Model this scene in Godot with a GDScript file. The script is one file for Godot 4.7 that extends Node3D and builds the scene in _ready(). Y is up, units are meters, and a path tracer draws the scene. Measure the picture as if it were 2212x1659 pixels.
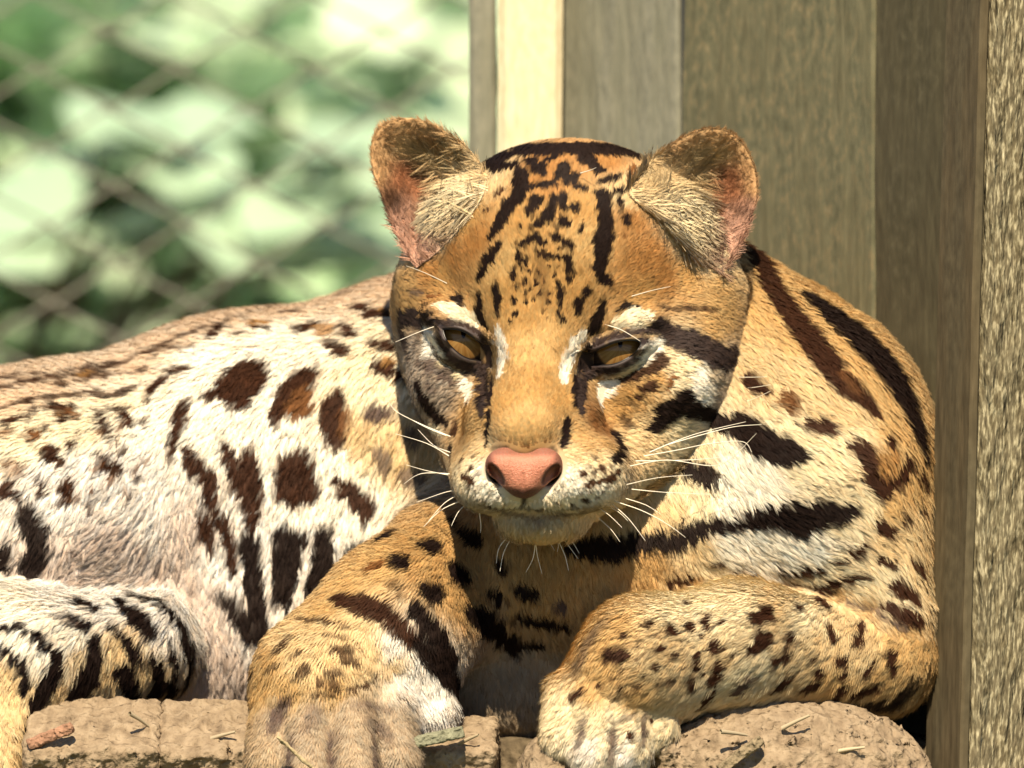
extends Node3D
# An ocelot rests on cut logs against a board wall; behind it a chain-link fence and sunlit shrubs.
# The animal is modelled in small units of 0.18 mm and committed in metres.

const S := 0.00018
const FAR := 13889.0
const EYE_Y := 0.172
const DARK := Color(0.016, 0.009, 0.007)
const SOOT := Color(0.045, 0.030, 0.026)
const COCOA := Color(0.045, 0.018, 0.009)
const UMBER := Color(0.16, 0.070, 0.026)
const AMBER := Color(0.36, 0.19, 0.065)
const BROWN := Color(0.060, 0.028, 0.014)
const RUST := Color(0.20, 0.085, 0.028)
const GREYBR := Color(0.11, 0.075, 0.062)
const GOLD := Color(0.46, 0.268, 0.095)
const ORANGE := Color(0.38, 0.185, 0.058)
const BLOND := Color(0.56, 0.365, 0.155)
const TAN := Color(0.46, 0.285, 0.115)
const BUFF := Color(0.63, 0.47, 0.255)
const CREAM := Color(0.74, 0.63, 0.41)
const CREAMW := Color(0.82, 0.73, 0.53)
const WHITE := Color(0.87, 0.82, 0.70)
const WHITEG := Color(0.78, 0.74, 0.68)
const GREY := Color(0.34, 0.28, 0.22)
const GREYTAN := Color(0.38, 0.30, 0.21)
const GREYPINK := Color(0.60, 0.50, 0.43)
const PINKTAN := Color(0.62, 0.47, 0.33)
const EARTAN := Color(0.50, 0.31, 0.15)
const EARRED := Color(0.29, 0.12, 0.06)
const EARPINK := Color(0.50, 0.29, 0.21)

var head := Field.new()
var body := Field.new()
var coat := Coat.new()
var use_for: Array = []
var gv := PackedVector3Array()
var gn := PackedVector3Array()
var gc := PackedColorArray()
var gz := PackedInt32Array()
var gt := PackedInt32Array()
var openings: Array = []
var head_all: Array[Transform3D] = []
var body_all: Array[Transform3D] = []


func P(x: float, y: float, z: float) -> Vector3:
	var f := (FAR - z) / FAR
	return Vector3((x - 1106.0) * f, (829.5 - y) * f, z)
func M(x: float, y: float, z: float) -> Vector3:      # the same place in metres
	return P(x, y, z) * S + Vector3(0, EYE_Y, 0)


# ---------------------------------------------------------------- naming
func tag(o: Node3D, label := "", category := "", group := "", kind := "") -> void:
	if label: o.set_meta("label", label)
	if category: o.set_meta("category", category)
	if group: o.set_meta("group", group)
	if kind: o.set_meta("kind", kind)
func thing(called: String, label: String, category: String, at := Vector3.ZERO, group := "") -> Node3D:
	var o := Node3D.new()
	o.name = called
	o.position = at
	add_child(o, true)
	tag(o, label, category, group)
	return o
func put(called: String, m: Mesh, mat: Material, parent: Node3D) -> MeshInstance3D:
	var o := MeshInstance3D.new()
	o.name = called
	o.mesh = m
	o.material_override = mat
	parent.add_child(o, true)
	return o
func arrays(v: PackedVector3Array, n: PackedVector3Array, c: PackedColorArray, t: PackedInt32Array, uv := PackedVector2Array()) -> ArrayMesh:
	for i in range(0, t.size(), 3):       # clockwise seen from where the normals point
		if (v[t[i + 2]] - v[t[i]]).cross(v[t[i + 1]] - v[t[i]]).dot(n[t[i]] + n[t[i + 1]] + n[t[i + 2]]) < 0.0:
			var swap := t[i + 1]
			t[i + 1] = t[i + 2]
			t[i + 2] = swap
	var a := []
	a.resize(Mesh.ARRAY_MAX)
	a[Mesh.ARRAY_VERTEX] = v
	a[Mesh.ARRAY_NORMAL] = n
	if c.size(): a[Mesh.ARRAY_COLOR] = c
	if uv.size(): a[Mesh.ARRAY_TEX_UV] = uv
	a[Mesh.ARRAY_INDEX] = t
	var m := ArrayMesh.new()
	m.add_surface_from_arrays(Mesh.PRIMITIVE_TRIANGLES, a)
	return m
func mat(c: Color, rough := 0.8, vertex := false) -> StandardMaterial3D:
	var m := StandardMaterial3D.new()
	m.albedo_color = c.linear_to_srgb()
	m.roughness = rough
	m.vertex_color_use_as_albedo = vertex
	return m
func tube(pts: PackedVector3Array, ra: float, rb: float, sides := 5) -> ArrayMesh:
	var v := PackedVector3Array()
	var n := PackedVector3Array()
	var t := PackedInt32Array()
	for i in pts.size():
		var d := (pts[mini(i + 1, pts.size() - 1)] - pts[maxi(i - 1, 0)]).normalized()
		var u := d.cross(Vector3.UP if absf(d.y) < 0.9 else Vector3.RIGHT).normalized()
		var w := u.cross(d)
		var r := lerpf(ra, rb, float(i) / (pts.size() - 1))
		for s in sides:
			var o := u * cos(TAU * s / sides) + w * sin(TAU * s / sides)
			v.append(pts[i] + o * r)
			n.append(o)
			if i > 0:
				var s2 := (s + 1) % sides
				var b := i * sides
				var a := b - sides
				t.append_array([a + s, b + s, a + s2, a + s2, b + s, b + s2])
	return arrays(v, n, PackedColorArray(), t)
func bend(ps: PackedVector3Array, steps: int) -> PackedVector3Array:
	var out := PackedVector3Array()
	var n := ps.size()
	for i in n - 1:
		for k in steps:
			out.append(ps[i].cubic_interpolate(ps[i + 1], ps[maxi(i - 1, 0)], ps[mini(i + 2, n - 1)], float(k) / steps))
	out.append(ps[n - 1])
	return out


# ---------------------------------------------------------------- skin and coat
func cap(f: Field, x: float, y: float, z: float, r: float, x2: float, y2: float, z2: float, s: float, k := 60.0, zn := 0) -> void:
	f.capsule(P(x, y, z), P(x2, y2, z2), r * (FAR - z) / FAR, s * (FAR - z2) / FAR, k, zn)
func egg(f: Field, x: float, y: float, z: float, rx: float, ry: float, rz: float, k := 60.0, zn := 0, roll := 0.0) -> void:
	f.egg(P(x, y, z), Vector3(rx, ry, rz) * ((FAR - z) / FAR), k, zn, roll)

func skin_at(x: float, y: float, zn: int) -> Vector3:
	# where the skin of that limb lies behind the mark
	if zn >= 5:
		return P(x, y, -150.0)
	var f := head if zn == 0 else body
	var use: Array[Transform3D] = use_for[zn]
	var z := 760.0
	var best := 1e9
	var where := P(x, y, 0)
	for i in 70:
		var p := P(x, y, z)
		var d := f.value(p, use)
		if absf(d) < best:
			best = absf(d)
			where = p
		if d < 0.6 or z < -1500.0:
			break
		z -= maxf(d * 0.8, 1.0)
	return where
func mark(zn: int, c: Color, edge: float, strength: float, q: Array) -> void:
	var n := q.size() / 3
	var last := skin_at(q[0], q[1], zn)
	var rl: float = q[2]
	if n == 1:
		coat.segment(last, last, rl, rl, c, zn, edge, strength)
	for i in range(1, n):
		var a := Vector3(q[i * 3 - 3], q[i * 3 - 2], q[i * 3 - 1])
		var b := Vector3(q[i * 3], q[i * 3 + 1], q[i * 3 + 2])
		var steps := maxi(1, int(Vector2(b.x - a.x, b.y - a.y).length() / 22.0))
		for s in range(1, steps + 1):
			var m := a.lerp(b, float(s) / steps)
			var p := skin_at(m.x, m.y, zn)
			coat.segment(last, p, rl, m.z, c, zn, edge, strength)
			last = p
			rl = m.z
func coat_ground(zn: int, c: Color, length: float, q: Array) -> void:
	for i in range(0, q.size(), 2):
		coat.bp[zn].append(skin_at(q[i], q[i + 1], zn))
		coat.bc[zn].append(c)
		coat.bl[zn].append(length)
func lie(zn: int, x: float, y: float, dx: float, dy: float) -> void:
	coat.fp[zn].append(skin_at(x, y, zn))
	coat.fd[zn].append(Vector3(dx, -dy, 0))

func head_shape() -> void:
	egg(head, 1235, 615, -190, 338, 305, 330, 40)
	egg(head, 1215, 560, -60, 250, 235, 235, 80)
	egg(head, 1190, 680, 20, 180, 190, 150, 80)
	egg(head, 985, 735, -130, 118, 155, 170, 70)
	egg(head, 1455, 745, -100, 135, 190, 190, 70)
	egg(head, 955, 640, -150, 92, 120, 150, 60)
	egg(head, 1490, 625, -130, 102, 130, 150, 60)
	cap(head, 1166, 700, 88, 102, 1137, 935, 240, 84, 60)
	egg(head, 1131, 998, 240, 78, 50, 48, 30)
	egg(head, 1055, 1030, 190, 78, 74, 95, 40)
	egg(head, 1245, 1022, 205, 104, 84, 105, 40)
	egg(head, 1155, 1065, 195, 120, 48, 92, 30)
	egg(head, 1166, 1118, 150, 98, 52, 85, 26)
	cap(head, 1290, 1015, 90, 92, 1480, 880, -90, 95, 60)
	cap(head, 1050, 1000, 80, 78, 1005, 875, -60, 84, 60)
	cap(head, 1180, 1040, 60, 110, 1260, 960, -200, 180, 60)
	egg(head, 985, 692, 62, 66, 34, 60, 40, 0, -12)
	egg(head, 1338, 703, 100, 84, 36, 64, 40, 0, 8)
	egg(head, 980, 825, 10, 74, 72, 75, 80)
	egg(head, 1390, 835, 50, 110, 80, 86, 90)
	egg(head, 1060, 900, 150, 50, 90, 80, 50)
	egg(head, 1225, 905, 165, 62, 90, 85, 50)
	# eye hollows, the dents beside the bridge, the lip line
	head.cut_egg(P(1044, 800, 190), Vector3(16, 50, 50), 40.0)
	head.cut_egg(P(1284, 810, 225), Vector3(18, 50, 50), 40.0)
	head.cut_egg(P(1071, 1026, 300), Vector3(17, 28, 60), 6.0, 32.0)
	head.cut_egg(P(1191, 1026, 300), Vector3(18, 29, 60), 6.0, -36.0)
	head.cut_capsule(P(1020, 1082, 290), P(1130, 1100, 305), 9, 9, 18.0)
	head.cut_capsule(P(1130, 1100, 305), P(1290, 1085, 290), 9, 9, 18.0)
	head.cut_capsule(P(1130, 1060, 306), P(1132, 1100, 302), 6, 6, 10.0)

func body_shape() -> void:
	var T := 1
	# trunk, from the shoulders round behind the head to the rump
	cap(body, 1480, 940, -510, 330, 960, 955, -690, 352, 90, T)
	cap(body, 960, 955, -690, 352, 520, 1035, -650, 338, 90, T)
	cap(body, 520, 1035, -650, 338, 100, 1160, -530, 352, 90, T)
	cap(body, 100, 1160, -530, 352, -420, 1200, -590, 350, 90, T)
	egg(body, 620, 1230, -530, 330, 300, 230, 90, T)
	egg(body, 400, 1370, -470, 240, 215, 190, 90, T)
	egg(body, 900, 1150, -530, 300, 330, 220, 90, T)
	# neck, chest and the near shoulder
	cap(body, 1390, 690, -380, 255, 1690, 930, -330, 300, 110, T)
	egg(body, 1705, 1050, -250, 318, 330, 300, 110, T)
	cap(body, 1400, 900, -280, 250, 1420, 1130, -250, 260, 100, T)
	egg(body, 1260, 1180, -230, 300, 250, 220, 100, T)
	egg(body, 1020, 1230, -260, 170, 180, 170, 80, T)
	egg(body, 1180, 1480, -300, 290, 130, 150, 80, T)
	cap(body, 1715, 765, -500, 140, 1850, 930, -450, 155, 90, T)
	# near upper arm, folded
	cap(body, 1790, 1080, -170, 235, 1890, 1330, -110, 135, 60, T)
	# the other foreleg: upper arm, forearm towards us, wrist, paw
	cap(body, 960, 1260, -170, 165, 860, 1340, -60, 160, 60, 2)
	cap(body, 860, 1345, -60, 160, 690, 1465, 50, 142, 60, 2)
	egg(body, 712, 1525, 45, 158, 135, 112, 50, 2)
	cap(body, 602, 1520, 92, 54, 585, 1640, 150, 54, 18, 2)
	cap(body, 676, 1510, 120, 56, 664, 1665, 190, 58, 16, 2)
	cap(body, 756, 1512, 122, 56, 768, 1668, 192, 58, 16, 2)
	cap(body, 838, 1525, 95, 54, 860, 1640, 150, 54, 18, 2)
	cap(body, 860, 1400, -30, 120, 920, 1530, 10, 70, 50, 2)
	# near foreleg across the log: elbow, forearm, wrist, paw with toes
	cap(body, 1900, 1420, -100, 128, 1600, 1392, 40, 124, 22, 3)
	cap(body, 1600, 1390, 20, 124, 1390, 1430, 90, 132, 50, 3)
	cap(body, 1390, 1430, 80, 132, 1310, 1520, 66, 122, 50, 3)
	cap(body, 1232, 1500, 110, 54, 1222, 1590, 150, 54, 16, 3)
	cap(body, 1292, 1520, 150, 56, 1284, 1625, 190, 56, 16, 3)
	cap(body, 1362, 1520, 140, 56, 1356, 1620, 182, 54, 16, 3)
	cap(body, 1420, 1500, 100, 52, 1418, 1580, 140, 48, 16, 3)
	# hind leg tucked along the ground, with its foot
	cap(body, 305, 1392, -250, 124, 60, 1430, -160, 155, 50, 4)
	cap(body, 60, 1430, -160, 150, -150, 1400, -150, 170, 60, 4)
	cap(body, 20, 1500, -80, 80, 0, 1600, 0, 52, 50, 4)
	cap(body, 0, 1600, 0, 54, -12, 1680, 60, 48, 40, 4)
	egg(body, 60, 1180, -420, 200, 190, 200, 90, T)

func add_ear(zn: int, outline: PackedVector2Array, rim_z: PackedFloat32Array, deep: Vector3) -> void:
	# a cupped shell: rings run from the depth of the cup to the rim, over it and down the back
	var pts := PackedVector3Array()
	for i in outline.size():
		pts.append(P(outline[i].x, outline[i].y, rim_z[i]))
	pts = bend(pts, 5)
	var n := pts.size()
	var rings := 17
	var first := gv.size()
	var c := P(deep.x, deep.y, deep.z)
	var grid: Array = []
	for j in rings:
		var row := PackedVector3Array()
		for i in n:
			var p: Vector3
			var o := pts[i] - c
			if j <= 11:
				var s := j / 11.0
				p = Vector3(c.x + o.x * s, c.y + o.y * s, c.z + o.z * (s * s * (1.6 - 0.6 * s)))
			elif j == 12:
				p = pts[i] + Vector3(o.x, o.y, 0).normalized() * 5.0 + Vector3(0, 0, -4)
			elif j == 13:
				p = pts[i] + Vector3(o.x, o.y, 0).normalized() * 4.0 + Vector3(0, 0, -14)
			else:
				var s2 := 1.0 - (j - 13) / 3.0 * 0.75
				p = Vector3(c.x + o.x * s2, c.y + o.y * s2, lerpf(c.z - 60.0, pts[i].z - 14.0, s2 * s2))
			if j <= 13:
				var px := p.x * FAR / (FAR - p.z) + 1106.0
				var py := 829.5 - p.y * FAR / (FAR - p.z)
				var k := skin_at(px, py, 0)
				if head.value(k, head_all) < 2.0:
					var w := clampf((k.z + 8.0 - p.z) / 60.0 + 0.5, 0.0, 1.0)
					p.z = lerpf(p.z, k.z + 8.0, w) + w * (1.0 - w) * 30.0
			row.append(p)
		grid.append(row)
	for j in rings:
		for i in n:
			var u: Vector3 = grid[j][mini(i + 1, n - 1)] - grid[j][maxi(i - 1, 0)]
			var v: Vector3 = grid[mini(j + 1, rings - 1)][i] - grid[maxi(j - 1, 0)][i]
			if j == 0:
				v = grid[1][i] - grid[0][i]
				u = Vector3(-v.y, v.x, 0)
			var nn := v.cross(u).normalized()
			if (j <= 11 and nn.z < 0.0) or (j > 13 and nn.z > 0.0):
				nn = -nn
			gv.append(grid[j][i])
			gn.append(nn)
			gz.append(zn)
			gc.append(coat.color(grid[j][i], zn, -150.0) if j < 13 else DARK)
			if j > 0 and i > 0:
				var b := first + j * n + i
				for t in [[b, b - 1, b - n - 1], [b, b - n - 1, b - n]]:
					gt.append_array(t)

func build_skin(f: Field) -> void:
	var base := gv.size()
	gv.append_array(f.verts)
	gn.append_array(f.normals)
	gz.append_array(f.zones)
	for i in f.tris:
		gt.append(i + base)
	gc.resize(gv.size())
	var g := hands_for(4)
	var ths: Array[Thread] = []
	for n in 4:
		ths.append(Thread.new())
		ths[n].start(g[n].shade.bind(base, n, 4))
	Field.wait(ths)
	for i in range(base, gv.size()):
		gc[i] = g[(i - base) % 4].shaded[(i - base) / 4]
func hands_for(n: int) -> Array[Groom]:
	var out: Array[Groom] = []
	for i in n:
		var g := Groom.new()
		g.gv = gv.duplicate(); g.gn = gn.duplicate(); g.gc = gc.duplicate(); g.gz = gz.duplicate(); g.gt = gt.duplicate()
		g.head = head.copy()
		g.body = body.copy()
		g.nose = nose.copy()
		g.coat = coat.copy()
		g.openings = openings.duplicate(true)
		g.nose_at = P(1130, 1012, 300)
		out.append(g)
	return out

var nose := Field.new()
var nostrils := Field.new()

func tuft(seed_by: int, blades: int, spread: float) -> ArrayMesh:
	var rng := RandomNumberGenerator.new()
	rng.seed = seed_by
	var v := PackedVector3Array()
	var n := PackedVector3Array()
	var t := PackedInt32Array()
	for b in blades:
		var x := rng.randf_range(-spread, spread)
		var y0 := rng.randf_range(-0.16, 0.16)
		var l := rng.randf_range(0.65, 1.1)
		var lean := rng.randf_range(-0.16, 0.16) * 14.0
		var roll := rng.randf_range(-0.7, 0.7)
		var w := rng.randf_range(0.75, 1.15)
		var rise := rng.randf_range(-0.07, 0.10)
		var s := v.size()
		for k in 3:
			var q := [0.0, 0.5, 1.0][k] as float
			var wk := w * ([1.0, 0.85, 0.08][k] as float)
			var cx := x + lean * q * q
			var cy := y0 + l * q
			var cz := rise * q - 0.09 * q * q
			v.append(Vector3(cx - wk * cos(roll), cy, cz - 0.02 * sin(roll)))
			v.append(Vector3(cx + wk * cos(roll), cy, cz + 0.02 * sin(roll)))
			var nn := Vector3(sin(roll) * 0.010, -0.12 + 0.18 * q, 1.0).normalized()     # (a tuft is some 40 times longer than wide)
			n.append(nn)
			n.append(nn)
		t.append_array([s, s + 2, s + 1, s + 1, s + 2, s + 3, s + 2, s + 4, s + 3, s + 3, s + 4, s + 5])
	return arrays(v, n, PackedColorArray(), t)

func ocelot() -> void:
	var cat := thing("ocelot", "spotted golden ocelot lying on the logs, head raised and eyes half closed", "wild cat", Vector3(0, EYE_Y, 0))
	head_shape()
	body_shape()
	head_all = head.all()
	body_all = body.all()
	use_for = [head_all, body.of_zone(1), body.of_zone(2), body.of_zone(3), body.of_zone(4)]
	nose.egg(P(1096, 1004, 292), Vector3(47, 38, 44), 30.0)
	nose.egg(P(1168, 1004, 294), Vector3(47, 38, 44), 30.0)
	nose.egg(P(1131, 1040, 292), Vector3(38, 36, 42), 34.0)
	nose.fine = FastNoiseLite.new()
	nose.fine.frequency = 0.22
	nose.fine_by = 0.9
	nose.cut_egg(P(1128, 968, 334), Vector3(34, 15, 30), 12.0)
	nose.cut_capsule(P(1130, 1026, 340), P(1131, 1080, 328), 2.0, 5.0, 8.0)
	nostrils.egg(P(1071, 1026, 318), Vector3(13, 27, 30), 4.0, 0, 32.0)
	nostrils.egg(P(1191, 1026, 320), Vector3(14, 28, 30), 4.0, 0, -36.0)
	nose.cut_egg(P(1071, 1026, 318), Vector3(12, 26, 34), 7.0, 32.0)
	nose.cut_egg(P(1191, 1026, 320), Vector3(13, 27, 34), 7.0, -36.0)
	var t0 := Time.get_ticks_msec()
	head.keep = AABB(Vector3(-2000, -2000, -430), Vector3(4000, 4000, 4000))
	body.keep = AABB(Vector3(-1420, -960, -860), Vector3(2640, 1600, 4000))
	head.build(6.5)
	body.build(10.0)
	nose.build(2.6)
	paint()
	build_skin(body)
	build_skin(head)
	add_ear(5, PackedVector2Array([Vector2(900, 575), Vector2(965, 520), Vector2(1030, 440), Vector2(1048, 385), Vector2(1024, 341), Vector2(989, 308), Vector2(950, 282), Vector2(919, 267), Vector2(888, 260), Vector2(859, 261), Vector2(830, 273), Vector2(813, 290), Vector2(806, 312), Vector2(805, 345), Vector2(811, 378), Vector2(821, 402), Vector2(832, 432), Vector2(846, 470), Vector2(859, 504), Vector2(876, 535), Vector2(900, 575)]),
		PackedFloat32Array([-20, 0, 0, -30, -70, -95, -115, -125, -132, -135, -136, -135, -132, -126, -118, -110, -100, -92, -80, -50, -20]), Vector3(905, 410, -190))
	add_ear(6, PackedVector2Array([Vector2(1560, 590), Vector2(1500, 550), Vector2(1430, 480), Vector2(1370, 432), Vector2(1362, 412), Vector2(1389, 374), Vector2(1412, 346), Vector2(1442, 322), Vector2(1480, 297), Vector2(1519, 283), Vector2(1549, 281), Vector2(1578, 290), Vector2(1603, 313), Vector2(1618, 338), Vector2(1629, 370), Vector2(1633, 409), Vector2(1629, 440), Vector2(1616, 473), Vector2(1606, 505), Vector2(1586, 540), Vector2(1560, 590)]),
		PackedFloat32Array([-10, 20, 30, 10, -20, -55, -75, -95, -110, -120, -124, -126, -126, -124, -120, -112, -104, -95, -80, -50, -10]), Vector3(1545, 425, -180))
	var fur := mat(Color(1, 1, 1), 0.62, true)
	fur.metallic_specular = 0.22
	fur.backlight_enabled = true
	fur.backlight = Color(0.5, 0.5, 0.5)
	var skin := mat(Color(1, 1, 1), 0.8, true)
	skin.metallic_specular = 0.2
	skin.backlight_enabled = true
	skin.backlight = Color(0.3, 0.3, 0.3)
	var v := gv.duplicate()
	for i in v.size():
		v[i] *= S
	put("body", arrays(v, gn.duplicate(), gc.duplicate(), gt.duplicate()), skin, cat)
	eyes(cat)
	var hands := hands_for(4)
	var ths: Array[Thread] = []
	for n in 4:
		ths.append(Thread.new())
		ths[n].start(hands[n].run.bind(n, 4))
	Field.wait(ths)
	var names := ["head_fur", "body_fur", "foreleg_fur", "foreleg_fur", "hind_leg_fur", "ear_fur", "ear_fur"]
	for z in 7:
		var buf := PackedFloat32Array()
		for g in hands:
			buf.append_array(g.out[z])
		var mm := MultiMesh.new()
		mm.transform_format = MultiMesh.TRANSFORM_3D
		mm.use_colors = true
		mm.mesh = tuft(40 + z, 13, 4.0) if z == 0 else tuft(40 + z, 9, 9.0) if z >= 5 else tuft(40 + z, 13, 6.0)
		mm.instance_count = buf.size() / 16
		mm.buffer = buf
		var mi := MultiMeshInstance3D.new()
		mi.name = names[z]
		mi.multimesh = mm
		mi.material_override = fur
		cat.add_child(mi, true)
		tag(mi, "", "", "", "stuff")
	# nose leather
	var nc := PackedColorArray()
	for i in nose.verts.size():
		var p := nose.verts[i]
		var q := p - P(1131, 1012, 300)
		var c := Color(0.48, 0.20, 0.13)
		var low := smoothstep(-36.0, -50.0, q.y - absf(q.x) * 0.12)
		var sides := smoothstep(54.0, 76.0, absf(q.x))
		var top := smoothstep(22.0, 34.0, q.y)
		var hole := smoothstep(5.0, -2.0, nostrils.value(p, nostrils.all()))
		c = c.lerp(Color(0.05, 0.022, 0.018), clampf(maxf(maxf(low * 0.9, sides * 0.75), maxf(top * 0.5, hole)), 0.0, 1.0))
		nc.append(c * (1.0 + 0.12 * coat.mot.get_noise_3dv(p * 20.0)))
		nose.verts[i] = p * S
	var nm := mat(Color(1, 1, 1), 0.55, true)
	nm.metallic_specular = 0.35
	nm.uv1_triplanar = true
	nm.uv1_scale = Vector3.ONE * 90.0
	nm.heightmap_enabled = true
	nm.heightmap_texture = noise_tex(77, 0.06, [], 2, 256, FastNoiseLite.TYPE_CELLULAR)
	nm.heightmap_scale = 0.03
	nm.subsurf_scatter_enabled = true
	nm.subsurf_scatter_strength = 0.1
	put("nose", arrays(nose.verts, nose.normals, nc, nose.tris), nm, cat)
	whiskers(cat)

func eyes(cat: Node3D) -> void:
	var wet := mat(Color(0.008, 0.006, 0.006), 0.3)
	var ball := mat(Color(1, 1, 1), 0.5, true)
	ball.metallic_specular = 0.2
	ball.clearcoat_enabled = true
	ball.clearcoat = 0.55
	ball.clearcoat_roughness = 0.03
	var lid_mat := mat(Color(1, 1, 1), 0.6, true)
	var sets := [
		[[959, 712, 972, 711, 990, 713, 1005, 718, 1022, 729, 1037, 741, 1050, 754, 1056, 765, 1057, 778, 1041, 778, 1029, 778, 1012, 775, 997, 768, 982, 756, 970, 743, 962, 730, 958, 716], Vector2(1004, 738), Vector2(1002, 728), 9],
		[[1260, 786, 1270, 767, 1285, 759, 1303, 750, 1322, 742, 1341, 737, 1360, 735, 1376, 737, 1383, 743, 1380, 752, 1368, 765, 1353, 775, 1337, 783, 1319, 788, 1300, 789, 1285, 789, 1272, 789], Vector2(1328, 758), Vector2(1338, 748), 9]]
	for s in sets:
		var mid: Vector2 = s[1]
		var R := 76.0
		var front := skin_at(mid.x, mid.y, 0)
		var e := P(mid.x, mid.y, front.z + 26.0 - R)
		var iris_at: Vector2 = s[2]
		var o := MeshInstance3D.new()
		# eyeball, its iris and pupil coloured in the sphere
		var v := PackedVector3Array()
		var n := PackedVector3Array()
		var c := PackedColorArray()
		var t := PackedInt32Array()
		var look := Vector3(iris_at.x - mid.x, mid.y - iris_at.y, R * 0.93).normalized()
		var rows := 70
		var cols := 96
		var ref := look.cross(Vector3.UP).normalized()
		var up := ref.cross(look)
		for j in rows + 1:
			for i in cols + 1:
				var th := PI * 0.5 * j / rows
				var ph := TAU * i / cols
				var d := look * cos(th) + (ref * cos(ph) + up * sin(ph)) * sin(th)
				v.append(d * R * S)
				n.append(d)
				var r := sin(th) * R
				var streak := coat.wob.get_noise_2d(ph * 160.0, r * 0.5 + s[3]) + 0.6 * coat.wob.get_noise_2d(ph * 420.0, r * 0.4)
				var amber := Color(0.18, 0.085, 0.023).lerp(Color(0.26, 0.15, 0.05), clampf(0.5 + streak * 0.9, 0, 1))
				var slit := Vector2(sin(th) * cos(ph) * R / 6.0, (sin(th) * sin(ph) * R - 14.0) / 18.0).length()
				var col := Color(0.004, 0.003, 0.003).lerp(amber, smoothstep(0.9, 1.1, slit))
				col = col.lerp(Color(0.02, 0.012, 0.01), smoothstep(45.0, 51.0, r))
				c.append(col)
				if i > 0 and j > 0:
					var b := j * (cols + 1) + i
					t.append_array([b, b - cols - 2, b - 1, b, b - cols - 1, b - cols - 2])
		var eye := put("eye", arrays(v, n, c, t), ball, cat)
		eye.position = e * S
		# lids: from the wet rim out to the skin; the upper one overhangs
		var ring := PackedVector2Array()
		var q: Array = s[0]
		for i in range(0, q.size(), 2):
			var p := P(q[i], q[i + 1], front.z)
			ring.append(Vector2(p.x, p.y))
		var m := ring.size()
		var dense := PackedVector2Array()
		for i in m:
			for k in 4:
				dense.append(ring[i].cubic_interpolate(ring[(i + 1) % m], ring[(i + m - 1) % m], ring[(i + 2) % m], k / 4.0))
		m = dense.size()
		var ctr := Vector2.ZERO
		for p in dense: ctr += p / m
		var scales := [1.0, 1.06, 1.16, 1.32, 1.52, 1.8]
		var lv := PackedVector3Array()
		var ln := PackedVector3Array()
		var lc := PackedColorArray()
		var lt := PackedInt32Array()
		var rim := PackedVector3Array()
		var grid: Array = []
		for j in scales.size():
			var row := PackedVector3Array()
			for i in m:
				var d := dense[i] - ctr
				var out: Vector2 = d * (scales[j] as float) + d.normalized() * (scales[j] - 1.0) * 22.0
				var xy: Vector2 = ctr + out
				var upper := smoothstep(-6.0, 12.0, d.y + absf(d.x) * 0.05)
				var rr := Vector2(xy.x - e.x, xy.y - e.y).length_squared()
				var on_ball := e.z + sqrt(maxf(R * R - rr, 100.0)) + 3.0
				var sk := skin_at(xy.x * FAR / (FAR - front.z) + 1106.0, 829.5 - xy.y * FAR / (FAR - front.z), 0).z
				var w := smoothstep(1.0, 1.5, scales[j])
				var z := lerpf(on_ball, maxf(sk, on_ball - 26.0) if j < 3 else sk + 2.0, w)
				if rr < R * R * 0.97:
					z = maxf(z, on_ball)
				z += upper * ([22.0, 29.0, 28.0, 19.0, 7.0, -8.0][j] as float) + (1.0 - upper) * ([0.0, 5.0, 5.0, 3.0, 1.0, -8.0][j] as float)
				row.append(Vector3(xy.x, xy.y, z))
			grid.append(row)
		for j in scales.size():
			for i in m:
				var du: Vector3 = grid[j][(i + 1) % m] - grid[j][(i + m - 1) % m]
				var dv: Vector3 = grid[mini(j + 1, scales.size() - 1)][i] - grid[maxi(j - 1, 0)][i]
				var nn := dv.cross(du).normalized()
				if nn.z < 0: nn = -nn
				var g: Vector3 = grid[j][i]
				lv.append(g * S)
				ln.append(nn)
				var cc := coat.color(skin_at(g.x + 1106.0, 829.5 - g.y, 0), 0)
				lc.append(Color(0.03, 0.02, 0.018).lerp(cc, smoothstep(1.01, 1.17, scales[j])))
				if j > 0:
					var i2 := (i + 1) % m
					lt.append_array([j * m + i, (j - 1) * m + i, j * m + i2, j * m + i2, (j - 1) * m + i, (j - 1) * m + i2])
		var lid := put("eyelid", arrays(lv, ln, lc, lt), lid_mat, cat)
		for i in m + 1:
			rim.append(grid[0][i % m] * S)
		put("lid_rim", tube(rim, 1.8 * S, 1.8 * S, 6), wet, lid)
		var base := gv.size()
		for i in lv.size():
			gv.append(lv[i] / S); gn.append(ln[i]); gc.append(lc[i]); gz.append(7)
		for i in lt.size() / 3:
			if lt[i * 3] >= m:
				for k in 3: gt.append(lt[i * 3 + k] + base)
		var keep := PackedVector2Array()
		for i in m:
			var d := dense[i] - ctr
			keep.append(ctr + d * 1.12 + d.normalized() * 5.0)
		openings.append([e, keep])

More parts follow.
